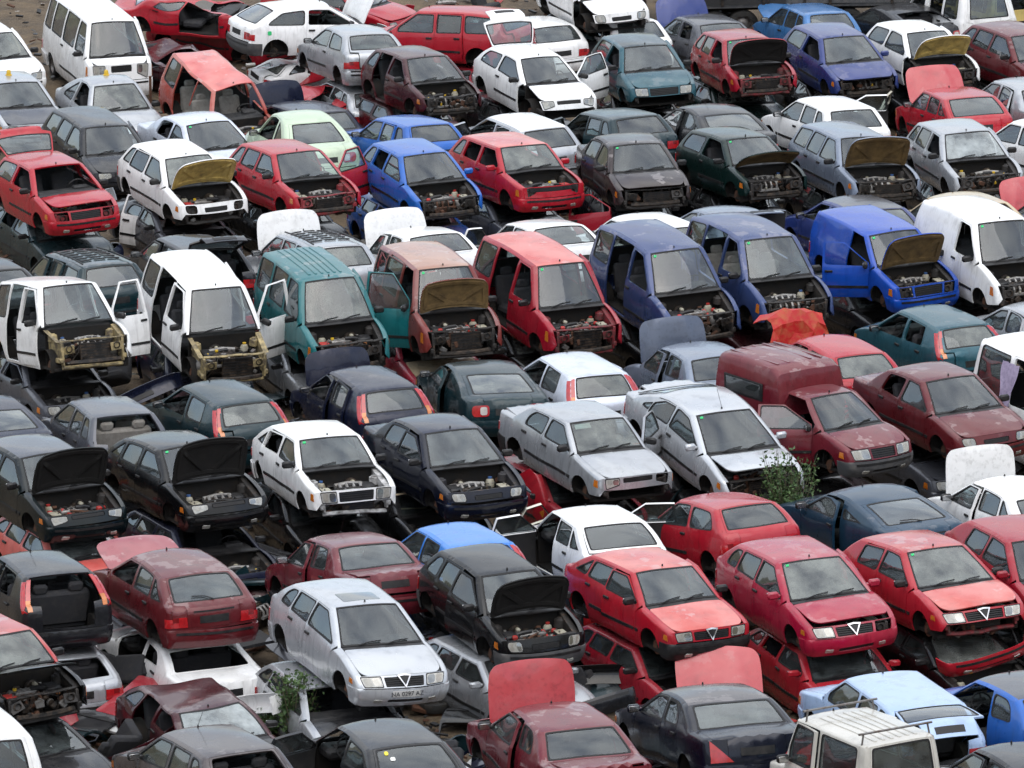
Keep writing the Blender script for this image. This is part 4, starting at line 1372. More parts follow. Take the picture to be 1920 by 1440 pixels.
# ------------------------------------------------------------------ models
SALOON = dict(kind='saloon_car', sedan=True, L=4.32, xr=3.05, xg=3.56, zg=.96, xd=4.16, zd=.93, b1=.945, wb=.90,
              pil=((2.34, 2.28, .09), (3.12, 2.92, .05)), cw=.13, ro=.92)
MODELS = dict(
    golf=dict(seed=2),
    golf3d=dict(seed=3, doors=2, pil=((2.50, 2.42, .10), (3.52, 3.28, .05)), cw=.12),
    golfii=dict(seed=4, L=3.99, W=1.67, zn=.74, nx=.03, hb=.02, xc=1.08, xw=1.66, tum=.36, rr=.035, rb=.015, bow=.6, zc=.92, b0=.90, xr=3.34, xg=3.78, gr=.86, hl=(.62, .90)),
    polo=dict(seed=5, L=3.72, W=1.64, H=1.42, xc=.98, xw=1.66, xr=3.14, xg=3.50, fo=.74, ro=.64, xd0=1.18, pil=((2.16, 2.12, .09), (2.86, 2.76, .07), (3.36, 3.12, .05))),
    polo3d=dict(seed=6, L=3.72, W=1.64, H=1.42, xc=.98, xw=1.66, xr=3.14, xg=3.50, fo=.74, ro=.64, xd0=1.18, doors=2, pil=((2.36, 2.30, .10), (3.32, 3.10, .05))),
    ibiza=dict(seed=7, L=3.84, W=1.64, H=1.41, xc=1.04, xw=1.78, xr=3.16, xg=3.60, fo=.78, ro=.66, nx=.10, xd0=1.24, doors=2, pil=((2.44, 2.36, .10), (3.40, 3.14, .05)), zg=.96, b1=.96),
    punto=dict(seed=8, L=3.77, W=1.63, H=1.46, xc=.94, xw=1.66, xr=3.20, xg=3.54, zg=.99, fo=.72, ro=.62, lamp='pillar', nx=.10, xd0=1.16, b1=.98, pil=((2.18, 2.14, .08), (2.96, 2.84, .06)), cw=.20, wb=.84, trim=False),
    punto3d=dict(seed=9, L=3.77, W=1.63, H=1.46, xc=.94, xw=1.66, xr=3.20, xg=3.54, zg=.99, fo=.72, ro=.62, lamp='pillar', nx=.10, xd0=1.16, b1=.98, doors=2, pil=((2.36, 2.30, .09), (3.28, 3.05, .05)), cw=.18, wb=.84),
    escort=dict(seed=10, L=4.04, W=1.69, H=1.40, xc=1.10, xw=1.84, xr=3.22, xg=3.76, zg=.95, nx=.08, drr=.06, zn=.69),
    escort3d=dict(seed=11, L=4.04, W=1.69, H=1.40, xc=1.10, xw=1.84, xr=3.20, xg=3.76, zg=.95, doors=2, pil=((2.52, 2.44, .10), (3.58, 3.22, .05)), drr=.06),
    escort80=dict(seed=12, L=4.05, W=1.64, H=1.39, xc=1.16, xw=1.76, xr=3.14, xg=3.78, zg=.95, nx=.02, zn=.73, hb=.015, rb=.015, tum=.36, bow=.55, rr=.03, zc=.90, gr=.48, hl=(.54, .96)),
    orion=dict(SALOON, seed=13, L=4.20, W=1.64, H=1.39, xc=1.18, xw=1.78, xr=2.98, xg=3.50, xd=4.08, zd=.94, nx=.02, zn=.73, hb=.015, rb=.015, tum=.36, bow=.5, rr=.03, ro=.86),
    escorts=dict(SALOON, seed=14, xc=1.12, xw=1.86, zn=.69),
    vento=dict(SALOON, seed=15, L=4.36, W=1.70, H=1.43, zn=.72),
    alfa33=dict(nose=0, seed=16, L=4.08, W=1.62, H=1.36, xc=1.16, xw=1.82, xr=3.18, xg=3.72, zg=.98, zn=.69, nx=.04, hb=.012, tum=.38, bow=.6, rr=.035, rb=.015, emblem=True, hl=(.54, .96), zd=.93, xd=3.96, b0=.87, b1=.95, zc=.88, pil=((2.36, 2.30, .08), (3.12, 2.98, .06), (3.62, 3.36, .05))),
    alfa146=dict(nose=0, seed=17, L=4.26, W=1.71, H=1.425, xc=1.14, xw=1.92, xr=3.46, xg=3.94, zg=1.02, zn=.68, nx=.12, hb=.035, emblem=True, hl=(.52, .97), b1=.99, zd=.97, xd=4.10, trim=False, sunroof=True, gr=.46, pil=((2.44, 2.40, .06), (3.22, 3.10, .06), (3.72, 3.42, .05))),
    alfa146b=dict(nose=0, seed=37, L=4.26, W=1.71, H=1.425, xc=1.14, xw=1.92, xr=3.46, xg=3.94, zg=1.02, zn=.68, nx=.12, hb=.035, emblem=True, hl=(.52, .97), b1=.99, zd=.97, xd=4.10, trim=False, sunroof=False, gr=.46, pil=((2.44, 2.40, .06), (3.22, 3.10, .06), (3.72, 3.42, .05))),
    alfa145=dict(nose=0, seed=18, L=4.10, W=1.71, H=1.425, xc=1.14, xw=1.92, xr=3.34, xg=3.80, zg=1.02, zn=.68, nx=.12, hb=.035, emblem=True, hl=(.52, .97), b1=.99, pil=((2.46, 2.40, .07), (3.22, 3.06, .07)), doors=4, cw=.12),
    alfa155=dict(SALOON, seed=19, L=4.44, W=1.70, H=1.42, xc=1.18, xw=1.90, xr=3.14, xg=3.68, zg=1.0, xd=4.30, zd=1.0, b1=.99, doors=2, pil=((2.62, 2.50, .10), (3.34, 3.02, .05))),
    luxury=dict(SALOON, seed=20, L=4.55, W=1.81, H=1.38, xc=1.26, xw=2.02, xr=3.22, xg=3.82, zg=.99, xd=4.38, zd=.95, lamp='tri', trim=False, cw=.18, pil=((2.54, 2.48, .07), (3.28, 3.06, .05)), rb=.05, b1=.97),
    coupe=dict(seed=21, L=4.32, W=1.72, H=1.32, xc=1.20, xw=1.98, xr=2.95, xg=3.86, zg=.98, xd=4.16, zd=.92, doors=2, pil=((2.64, 2.54, .09), (3.40, 3.0, .05)), lamp='oval', trim=False, drr=.06, cw=.16, rb=.04, wb=.80),
    liftback=dict(seed=22, L=4.43, W=1.75, H=1.40, xc=1.12, xw=1.98, xr=3.15, xg=3.92, zg=1.0, xd=4.28, zd=.96, nx=.12, b1=.97, pil=((2.52, 2.46, .06), (3.30, 3.12, .06), (3.66, 3.30, .05)), trim=True, rb=.045, cw=.12),
    saloon=dict(SALOON, seed=23),
    saloon2=dict(SALOON, seed=24, W=1.72, H=1.41, xc=1.14, xw=1.94, rb=.045, trim=False, hb=.04),
    estate=dict(kind='estate_car', seed=25, L=4.36, W=1.70, H=1.46, xr=3.86, xg=4.14, zg=.95, pil=((2.34, 2.28, .09), (3.12, 3.04, .08), (3.98, 3.80, .05)), ro=.88, cw=.09, drr=.03),
    kangoo=dict(kind='van', cat='van', seed=26, L=4.02, W=1.68, H=1.83, xc=.96, zc=1.04, xw=1.50, zn=.84, zbt=.54, xr=3.76, xg=3.92, zg=1.08, zd=1.0, b0=1.03, b1=1.06, tum=.20, rr=.08, rb=.04, drr=.05, nx=.10, hb=.04, xd0=1.14, pil=((2.06, 2.04, .12), (2.94, 2.92, .12), (3.74, 3.68, .06)), cw=.06, fo=.78, ro=.62, roofstep=.0, wb=.80, aw=.06),
    berlingo=dict(kind='van', cat='van', seed=27, L=4.11, W=1.72, H=1.81, xc=1.04, zc=1.06, xw=1.66, zn=.82, zbt=.54, xr=3.82, xg=3.98, zg=1.08, zd=1.0, b0=1.04, b1=1.08, tum=.19, rr=.09, rb=.06, drr=.05, nx=.12, hb=.05, xd0=1.20, pil=((2.16, 2.14, .12), (3.02, 3.0, .12), (3.80, 3.72, .06)), cw=.06, fo=.84, ro=.60, wb=.80),
    ribvan=dict(kind='van', cat='van', seed=28, L=4.02, W=1.68, H=1.83, xc=.96, zc=1.04, xw=1.50, zn=.84, zbt=.54, xr=3.76, xg=3.92, zg=1.08, zd=1.0, b0=1.03, b1=1.06, tum=.20, rr=.08, rb=.04, drr=.05, nx=.10, hb=.04, xd0=1.14, pil=((2.06, 2.04, .12), (2.94, 2.92, .12), (3.74, 3.68, .06)), cw=.06, fo=.78, ro=.62, roofstep=1, wb=.80),
    express=dict(kind='van', cat='van', seed=29, L=3.98, W=1.60, H=1.74, xc=1.06, zc=.98, xw=1.60, zn=.80, xr=3.74, xg=3.88, zg=1.02, zd=.95, b0=.96, b1=1.0, tum=.22, rr=.05, rb=.03, drr=.03, nx=.05, hb=.02, xd0=1.20, pil=((2.16, 2.14, .12), (3.70, 3.64, .06)), doors=2, cw=.06, bow=.7),
    panel=dict(kind='van', cat='van', seed=35, L=4.11, W=1.72, H=1.81, xc=1.04, zc=1.06, xw=1.66, zn=.82, zbt=.54, xr=3.82, xg=3.98, zg=1.08, zd=1.0, b0=1.04, b1=1.08, tum=.19, rr=.09, rb=.06, drr=.05, nx=.12, hb=.05, xd0=1.20, pil=((2.16, 2.14, .12),), doors=2, cw=.06, fo=.84, ro=.60, wb=.80),
    expressvan=dict(kind='van', cat='van', seed=36, L=3.98, W=1.62, H=1.50, xc=1.06, zc=.92, xw=1.70, zn=.74, xr=3.74, xg=3.88, zg=.98, zd=.92, b0=.90, b1=.95, tum=.22, rr=.05, rb=.03, drr=.03, nx=.05, hb=.02, xd0=1.20, pil=((2.16, 2.14, .12),), doors=2, cw=.06, bow=.7),
    courier=dict(kind='van', cat='van', seed=30, L=4.11, W=1.63, H=1.43, xc=1.00, xw=1.68, xr=3.80, xg=3.98, zg=1.0, zd=.95, xd0=1.20, drr=.02, pil=((2.22, 2.18, .12), (3.9, 3.8, .05)), doors=2, box=(2.22, 4.05, 1.80, .79, .70), nx=.10, ro=.7, gr=.40, hl=(.46, .97)),
    minibus=dict(kind='minibus', cat='minibus', seed=31, L=4.60, W=1.72, H=1.97, xc=.46, zc=1.12, xw=.92, zn=1.00, zbt=.62, xr=4.36, xg=4.50, zg=1.15, zd=1.05, b0=1.12, b1=1.14, tum=.20, rr=.06, rb=.03, drr=.02, nx=.06, hb=.005, xd0=.62, fo=.86, ro=1.1, pil=((1.50, 1.46, .12), (2.62, 2.60, .12), (3.62, 3.6, .10), (4.3, 4.25, .05)), cw=.06, hl=(.55, .96), gr=.40),
    panelvan=dict(kind='van', cat='van', seed=32, L=5.0, W=1.95, H=2.25, xc=.95, zc=1.18, xw=1.6, zn=.95, zbt=.6, xr=4.75, xg=4.88, zg=1.25, zd=1.1, b0=1.2, b1=1.24, tum=.14, rr=.12, rb=.02, drr=.02, pil=((2.2, 2.18, .12), (3.5, 3.5, .14), (4.65, 4.6, .06)), xd0=1.2, cw=.08, ro=1.1),
    beetle=dict(seed=33, L=4.08, W=1.72, H=1.50, xc=1.18, zc=.92, xw=1.72, xr=2.85, xg=3.52, zg=1.0, zd=.95, xd=3.85, hb=.12, rb=.085, drr=.07, doors=2, pil=((2.50, 2.42, .10), (3.22, 2.92, .05)), cw=.16, trim=False, zn=.66, bow=1.5, lamp='oval', wb=.80),
    jeep=dict(kind='off_road_car', cat='car', seed=34, L=3.0, W=1.56, H=1.86, fo=.62, ro=.66, xc=.66, zc=1.05, xw=.90, zn=.98, xr=2.82, xg=2.88, zg=1.18, zd=1.1, b0=1.12, b1=1.14, tum=.13, rr=.035, rb=.012, drr=.01, pil=((1.60, 1.60, .12), (2.68, 2.68, .06)), doors=2, bow=.2, nx=.03, hb=.01, xd0=.78, cw=.06, trim=False, ra=.36, roofstep=1),
    # under-stack and crushed versions
    under=dict(seed=41, H=1.34, crush=.07),
    under2=dict(SALOON, seed=42, H=1.33, crush=.06),
    under3=dict(seed=43, L=3.77, W=1.64, H=1.36, xc=.98, xw=1.66, xr=3.14, xg=3.52, fo=.74, ro=.64, xd0=1.18, crush=.09, pil=((2.16, 2.12, .09), (2.86, 2.76, .07), (3.36, 3.12, .05))),
    flat=dict(seed=51, H=1.34, crush=.46, crw=.15),
    flat2=dict(SALOON, seed=52, H=1.33, crush=.46, crw=.15),
    crashed=dict(seed=47, crush=.16, L=4.05, H=1.40, doors=4),
    wreck=dict(seed=44, crush=.42, L=4.1),
    wreck2=dict(SALOON, seed=45, crush=.5),
    wreckvan=dict(kind='van', cat='van', seed=46, crush=.16, L=3.9, W=1.62, H=1.85, xc=.80, zc=1.04, xw=1.30, zn=.86, xr=3.70, xg=3.80, zg=1.08, zd=1.0, b0=1.03, b1=1.06, tum=.22, rr=.06, xd0=1.0, pil=((1.95, 1.93, .10), (2.85, 2.83, .10), (3.62, 3.56, .06)), cw=.06, trim=False),
)
_built = {}
def model(n):
    if n not in _built:
        _built[n] = Car(**MODELS[n])
    return _built[n]

# paint: linear colour, metallic share, fading
C = dict(
    white=((.80, .80, .79), 0, .0), cream=((.74, .70, .58), 0, .1), silver=((.42, .435, .455), .45, 0), lsilver=((.50, .52, .545), .4, 0), pearl=((.62, .66, .74), .3, 0),
    bluesilver=((.20, .235, .30), .4, .05), grey=((.085, .09, .105), .3, .12), dgrey=((.015, .016, .019), .2, .15), taupe=((.075, .064, .066), .3, .3),
    black=((.0032, .0035, .0042), .0, .0), blackgreen=((.003, .0075, .009), .1, .05), navy=((.007, .010, .028), .2, .2), navy2=((.0035, .0055, .015), .2, .05),
    blue=((.010, .105, .42), .1, .12), royal=((.006, .062, .38), .05, .1), azure=((.03, .20, .62), .1, .1), petrol=((.010, .040, .075), .3, .25), dblue=((.018, .036, .16), .2, .25), steelblue=((.028, .052, .15), .2, .35), sky=((.36, .48, .68), .1, .1), blue3=((.04, .16, .38), .2, .2),
    dteal=((.006, .024, .030), .2, .25), teal=((.006, .125, .135), .05, .4), dgreen=((.004, .018, .016), .2, .15), bluegreen=((.02, .085, .11), .3, .25), palegreen=((.50, .60, .44), .1, 0),
    red=((.37, .008, .020), 0, .15), red2=((.29, .007, .020), 0, .2), crimson=((.33, .007, .034), 0, .3), fadedred=((.38, .022, .022), 0, .6), coral=((.50, .080, .068), 0, .5), pink=((.44, .050, .062), 0, .3), orange=((.34, .055, .038), 0, .6), offwhite=((.52, .505, .46), 0, .2),
    maroon=((.105, .008, .012), .1, .35), dmaroon=((.045, .005, .009), .1, .3), wine=((.13, .009, .018), .1, .4), rustred=((.16, .026, .022), 0, .5), brown=((.028, .018, .018), .2, .45), steelgold=((.55, .43, .20), .3, .2), dustypink=((.27, .055, .07), 0, .4), slate=((.085, .105, .15), .3, .3), tan=((.36, .19, .13), 0, .4), beige=((.48, .38, .24), 0, .3), gold=((.52, .40, .14), 0, .3))

# ------------------------------------------------------------------ placing: a photo pixel is a direction; the depth follows from what the car stands on
cp, sp = math.cos(PITCH), math.sin(PITCH)
def project(P):
    x, y, z = P[..., 0], P[..., 1], P[..., 2] - CAM_H
    d = y * cp - z * sp
    v = y * sp + z * cp
    return np.stack([960 + FPX * x / d, 720 - FPX * v / d], -1)

def rotm(roll, tilt, yaw):
    return np.array(Matrix.Rotation(yaw, 3, 'Z') @ Matrix.Rotation(tilt, 3, 'Y') @ Matrix.Rotation(roll, 3, 'X'))

def place(car, anchors, z, yaw0, tilt0=0., roll=0., syaw=7., stilt=2.0):
    """least squares for x, y, heading and nose tilt; heading and tilt have priors"""
    L = np.array([car.key(k) for k in anchors])
    U = np.array([anchors[k] for k in anchors], float)
    u, v = U[0]
    ang = PITCH + math.atan((v - 720) / FPX)
    dist = (CAM_H - z - L[0][2]) / math.tan(ang)
    q = np.array([(u - 960) / FPX * dist / math.cos(ang), dist, yaw0, tilt0])
    def res(q):
        P = L @ rotm(roll, q[3], q[2]).T + np.array((q[0], q[1], z))
        return np.concatenate([(project(P) - U).ravel() / 3., [(q[2] - yaw0) / rad(syaw), (q[3] - tilt0) / rad(stilt)]])
    for _ in range(12):
        r = res(q)
        J = np.zeros((len(r), 4))
        for i, h in enumerate((.01, .01, .002, .002)):
            p = q.copy()
            p[i] += h
            J[:, i] = (res(p) - r) / h
        q = q - np.linalg.lstsq(J, r, rcond=None)[0]
    return q

CARS = {}
def setslot(o, i, mat):
    if i < len(o.material_slots):
        o.material_slots[i].link = 'OBJECT'
        o.material_slots[i].material = M[mat]

def thing(name, label, cat, loc=(0, 0, 0), rot=(0, 0, 0), group=None):
    o = bpy.data.objects.new(name, None)
    COL.objects.link(o)
    o.empty_display_size = .2
    o.location, o.rotation_euler = loc, rot
    o['label'], o['category'] = label, cat
    if group:
        o['group'] = group
    return o

def child(name, me, parent, loc=(0, 0, 0), rot=(0, 0, 0), col=None):
    o = bpy.data.objects.new(name, me)
    COL.objects.link(o)
    o.parent = parent
    o.location, o.rotation_euler = loc, rot
    if col:
        o.color = (*col[0], col[2])
        o['metal'] = float(col[1])
    return o

def make_car(cid, mname, label, colour, flags='', loc=(0, 0, 0), rot=(0, 0, 0), roofcol=None, hoodcol=None, group='scrapped vehicles crowded together in the yard', doorcol=None):
    """flags: ho<deg>/hm hood open/missing, fs front stripped, fb front bumper gone, nl no headlights, bb/bg black/grey bumpers, to/tm hatch open/missing,
       d<side><F|B>o|m door open/missing, g<side><F|B>/gw/gr glass gone, wh wheels on, gold/brown bonnet underside, st sticker, an aerial, ls light seats, fe<side> wing gone"""
    car = model(mname)
    fl = flags.split()
    R = random.Random(hash(cid) if isinstance(cid, int) else sum(map(ord, cid)) * 31)
    root = thing(car.kind, label, car.cat, loc, rot, group)
    col = C[colour]
    objs = {}
    hood = next((f for f in fl if f[:2] == 'ho' and f != 'hoodx'), None)
    skip = set()
    strip = 'fs' in fl
    if 'hm' in fl:
        skip.add('hood')
    if strip:
        skip |= {'nose', 'headL', 'headR', 'fbump', 'cowl'} if 'cw' in fl else {'nose', 'headL', 'headR', 'fbump'}
    if 'fb' in fl:
        skip.add('fbump')
    if 'nl' in fl:
        skip |= {'headL', 'headR'}
    if 'tm' in fl:
        skip.add('lid')
    if 'gw' in fl:
        skip.add('wind')
    if 'gr' in fl:
        skip.add('rwin')
    if 'wh' in fl:
        skip |= {'hubLF', 'hubRF', 'hubLB', 'hubRB'}
    for f in fl:
        if f[0] == 'd' and f[-1] == 'm' and len(f) == 4:
            skip.add('door' + f[1:3])
        if f[0] == 'g' and len(f) == 3 and f[1] in 'LR':
            skip.add('win' + f[1:3])
        if f[:2] == 'fe':
            skip.add('fender' + f[2])
        if f == 'nlL':
            skip.add('headL')
        if f[:2] == 'nr':
            skip.add('mirr' + f[2])
    if 'st' not in fl:
        skip.add('stick')
    if 'vi' not in fl:
        skip.add('visor')
    for k in ('mirrL', 'mirrR', 'winLB', 'winRB', 'indL', 'indR', 'stick'):
        if R.random() < (.22 if k[0] != 'w' else .12):
            skip.add(k)
    skip.add('aerial' if 'an' not in fl else 'aerialb')
    if 'nb' in fl:
        skip.add('aerialb')
    bay_open = hood or 'hm' in fl or strip
    if not bay_open:
        skip |= {'bayL', 'bayR', 'rad', 'cross'}
        if 'fb' not in fl and 'nl' not in fl:
            skip |= {'frame', 'beam'}
    if not strip and 'fb' not in fl:
        skip.add('beam')
    if 'bm' in fl:
        skip.add('beam')
    if strip and R.random() < .5:
        skip.add('rad')
    if 'nw' in fl:
        skip.add('wiper')
    if car.sedan or 'rw' not in fl:
        skip.add('rwiper')
    for key in car.order:
        name, me, org, par = car.T[key]
        if key in skip or (par and par not in objs):
            continue
        po = objs[par] if par else root
        base = car.T[par][2] if par else np.zeros(3)
        rt = (0, 0, 0)
        c = col
        if key == 'hood':
            if hoodcol:
                c = C[hoodcol]
            if hood:
                rt = (R.uniform(-.03, .03), -rad(float(hood[2:])), 0)
        if key in ('frame', 'cross', 'bayL', 'bayR') and 'fc' not in fl:
            c = C['steelgold'] if 'fg' in fl else C['black']
        if 'fk' in fl and key in ('fenderL', 'fenderR'):
            c = C['black']
        if key == 'roof' and roofcol:
            c = C[roofcol]
        if key.startswith('door') and doorcol and doorcol[0] == key[4:]:
            c = C[doorcol[1]]
        if key == 'lid':
            t = next((f for f in fl if f[:2] == 'to'), None)
            if t:
                rt = (0, rad(float(t[2:] or 75)), 0)
        if key == 'hood' and not hood and R.random() < .35:
            rt = (R.uniform(-.006, .006), -rad(R.uniform(.4, 3.)), 0)
        if key == 'lid' and rt == (0, 0, 0) and R.random() < .3:
            rt = (0, rad(R.uniform(1, 5)), 0)
        if key in ('fbump', 'rbump') and R.random() < .35:
            rt = (rad(R.uniform(-1.6, 1.6)), rad(R.uniform(-.8, .8)), 0)
        if key.startswith('door') and R.random() < .22:
            rt = (0, 0, rad(R.uniform(2, 8)) * (-1 if key[4] == 'L' else 1))
        if key.startswith('door'):
            for f in fl:
                if f[0] == 'd' and f[1:3] == key[4:6] and f[3:4] == 'o':
                    a = rad(float(f[4:] or 55)) * (-1 if key[4] == 'L' else 1)
                    rt = (0, 0, a)
        lo_ = tuple(org - base)
        if key == 'fbump' and 'bh' in fl:
            rt = (.16, .22, .05)
            lo_ = (.20, -.06, -.03)
        ob = child(name, me, po, lo_, rt, c)
        objs[key] = ob
        if key in ('fbump', 'rbump'):
            bump = 'plastic' if 'bb' in fl else ('greyplastic' if 'bg' in fl else None)
            if bump:
                setslot(ob, 0, bump)
        if key == 'hood':
            setslot(ob, 1, 'hoodgold' if 'gold' in fl else ('hoodbrown' if 'brown' in fl else ('paint' if 'bare' in fl else 'hoodfelt')))
        if key.startswith('mirr') and 'mc' in fl:
            setslot(ob, 0, 'paint')
        if key in ('seatL', 'seatR', 'bench') and 'ls' in fl:
            setslot(ob, 0, 'fabric2')
        if key in ('wind', 'rwin') and R.random() < .55:
            setslot(ob, 0, R.choice(('glassdusty', 'glassclear', 'glassclear')))
        if key == 'wind' and 'cr' in fl:
            setslot(ob, 0, 'glassbroken')
        if key == 'cowl' and 'cp' in fl:
            setslot(ob, 0, 'paint')
    if bay_open:
        eng = ENG[R.randrange(4)]
        mir = R.choice((-1, 1))
        for name, me in eng:
            if R.random() < .08:
                continue
            ob = child(name, me, root, (car.bay_c[0], 0, car.bay_z), (0, 0, 0), col)
            ob.scale = (car.bay_l / .80, car.bay_w / 1.12 * mir, 1.)
            if name in ('hoses', 'brackets', 'loose_ancillaries'):
                ob['kind'] = 'stuff'
    if 'wh' in fl:
        for x in (car.xfa, car.xra):
            for sg in (1, -1):
                w = thing_part('wheel', root, (x, sg * (car.W / 2 - .12), .29), (0, 0, 0 if sg > 0 else math.pi))
                child('rim', WHEEL[1], w)
    CARS[cid] = (root, car, objs)
    return root, car, objs

def thing_part(name, parent, loc, rot):
    o = bpy.data.objects.new(name, WHEEL[0])
    COL.objects.link(o)
    o.parent, o.location, o.rotation_euler = parent, loc, rot
    return o

FRONT, REAR = rad(-90), rad(90)
PSI = rad(24)
Z0, Z1 = -.15, .94
PLACED = {}
def car(cid, mname, label, colour, facing, lvl, anchors, flags='', yaw=24., tilt=None, roll=0., **kw):
    if tilt is None:
        tilt = 1.5 if facing == 'f' else 3.
    z = {0: Z0, 1: Z1, 2: .52}.get(lvl, lvl)
    if 'wh' in flags.split() and lvl == 0:
        z = 0.
    R_ = random.Random(sum(map(ord, cid)) * 17)
    roll += R_.uniform(-1.6, 1.6)
    y0 = (FRONT if facing == 'f' else REAR) + rad(yaw + (R_.uniform(-3.5, 3.5) if len(anchors) == 1 else 0))
    q = place(model(mname), anchors, z, y0, rad(tilt), rad(roll), kw.pop('syaw', 7.), kw.pop('stilt', 2.))
    PLACED[cid] = (q, z, mname)
    return make_car(cid, mname, label, colour, flags, (q[0], q[1], z), (rad(roll), q[3], q[2]), **kw)

def under(cid, upper, mname, label, colour, fwd=.5, lat=0., dyaw=0., flags='', flip=False, dz=0., **kw):
    """a flattened car that carries another one"""
    q, z, _ = PLACED[upper]
    h = q[2]
    x = q[0] + fwd * math.cos(h) - lat * math.sin(h)
    y = q[1] + fwd * math.sin(h) + lat * math.cos(h)
    yw = h + rad(dyaw) + (math.pi if flip else 0)
    PLACED[cid] = (np.array((x, y, yw, 0)), Z0 + dz, mname)
    return make_car(cid, mname, label, colour, flags, (x, y, Z0 + dz), (0, 0, yw), **kw)

# ------------------------------------------------------------------ the yard
def ground():
    n = 90
    xs = np.linspace(-160, 160, n)
    ys = np.linspace(-20, 420, n)
    V, Fc = [], []
    for j, y in enumerate(ys):
        for i, x in enumerate(xs):
            V.append((x, y, -.03 + .03 * math.sin(x * .7 + y * .3) * math.sin(y * .5)))
    for j in range(n - 1):
        for i in range(n - 1):
            a = j * n + i
            Fc.append((a, a + 1, a + n + 1, a + n))
    m, nt, b = nmat('yard_earth')
    tc = N(nt, 'ShaderNodeTexCoord')
    n1 = noise(nt, .6, 8, tc.outputs['Object'], rough=.7)
    n2 = noise(nt, 14., 6, tc.outputs['Object'], rough=.7)
    c = mixc(nt, mrange(nt, n1, .35, .65), (.13, .09, .05), (.05, .038, .027))
    c = mixc(nt, mrange(nt, n2, .5, .75, 0, .6), c, (.24, .19, .13))
    nt.links.new(c, b.inputs['Base Color'])
    b.inputs['Roughness'].default_value = .95
    bp = N(nt, 'ShaderNodeBump')
    bp.inputs['Strength'].default_value = .8
    bp.inputs['Distance'].default_value = .05
    nt.links.new(n2, bp.inputs['Height'])
    nt.links.new(bp.outputs[0], b.inputs['Normal'])
    me = bpy.data.meshes.new('ground')
    me.from_pydata(V, [], Fc)
    me.materials.append(m)
    o = bpy.data.objects.new('ground', me)
    COL.objects.link(o)
    o['kind'] = 'structure'
ground()

def hills():
    """brown slopes round the yard; the photograph is taken from one of them"""
    V, Fc = [], []
    na, nr = 72, 22
    R_ = np.random.RandomState(3)
    ph = R_.rand(6) * 6.28
    for i in range(nr):
        r = 62 + (i / (nr - 1)) ** 1.4 * 420
        for j in range(na):
            a = 2 * math.pi * j / na
            t = min(1, max(0, (r - 62) / 150))
            h = (25 - 17 * math.cos(a)) * t * t * (3 - 2 * t) * (1 + .10 * math.sin(3 * a + ph[0]) + .06 * math.sin(7 * a + ph[1]))
            h += 4 * t * math.sin(r * .05 + 4 * a + ph[2]) * math.sin(5 * a + ph[3])
            V.append((r * math.sin(a), 122 + r * math.cos(a), h - .25))
    for i in range(nr - 1):
        for j in range(na):
            j2 = (j + 1) % na
            Fc.append((i * na + j, i * na + j2, (i + 1) * na + j2, (i + 1) * na + j))
    m, nt, b = nmat('hillside')
    tc = N(nt, 'ShaderNodeTexCoord')
    n1 = noise(nt, .05, 6, tc.outputs['Object'], rough=.7)
    n2 = noise(nt, .6, 5, tc.outputs['Object'], rough=.7)
    c = mixc(nt, mrange(nt, n1, .38, .62), (.16, .115, .065), (.07, .075, .03))
    c = mixc(nt, mrange(nt, n2, .5, .7, 0, .7), c, (.05, .055, .025))
    nt.links.new(c, b.inputs['Base Color'])
    b.inputs['Roughness'].default_value = .95
    me = bpy.data.meshes.new('hills')
    me.from_pydata(V, [], Fc)
    me.materials.append(m)
    me.polygons.foreach_set('use_smooth', [True] * len(Fc))
    o = bpy.data.objects.new('hills', me)
    COL.objects.link(o)
    o['kind'] = 'structure'
hills()

# ---- row A: on the ground at the bottom edge, tails towards us
car('A0', 'kangoo', 'white van cut off by the bottom left corner', 'white', 'r', 1, dict(RT=(-12, 1390)), '')
car('A0b', 'golf', 'cream car showing only its roof arc at the bottom left edge', 'cream', 'r', 1, dict(RT=(190, 1560)), 'gr')
car('A1', 'golf', 'taupe grey hatchback with its rear glass gone and thin aerial', 'taupe', 'r', 1, dict(RT=(455, 1413)), 'gr an bb', tilt=4)
car('A2', 'escort3d', 'black hatchback with grey roof and stickers on rear glass', 'dgrey', 'r', 1, dict(RT=(765, 1398)), 'dLFo60', tilt=4)
car('A3', 'alfa155', 'maroon two door saloon with raised faded red hood', 'wine', 'r', 1, dict(RT=(1088, 1369), RG=(1107, 1416)), 'ho94', hoodcol='pink', tilt=1)
car('A4', 'luxury', 'dark navy luxury saloon with triangular red tail lights', 'navy2', 'r', 1, dict(RT=(1370, 1314), RG=(1393, 1362)), 'ls mc', roofcol='taupe', tilt=8)
car('A5', 'golfii', 'light blue old hatchback beside the white off road car', 'sky', 'r', 1, dict(RT=(1742, 1328)), 'to40', tilt=0)
car('A6', 'alfa155', 'blue saloon with open front door at the bottom right edge', 'blue', 'r', 1, dict(RT=(1975, 1302)), 'dLFo65', roofcol='grey')
car('A7', 'jeep', 'white off road car with roof bars and spare wheel cover', 'offwhite', 'r', 1, dict(RT=(1690, 1393)), 'wh', yaw=28)
car('A8', 'saloon', 'dark grey saloon cut off by the bottom right corner', 'dgrey', 'r', 1, dict(RT=(1975, 1440)), '')
car('A9', 'crashed', 'crashed maroon hatchback with crazed windscreen and buckled roof', 'dmaroon', 'f', 0, dict(WT=(398, 1312)), 'gRF gRB cr dRBm wh nrR', hoodcol='black', yaw=27)

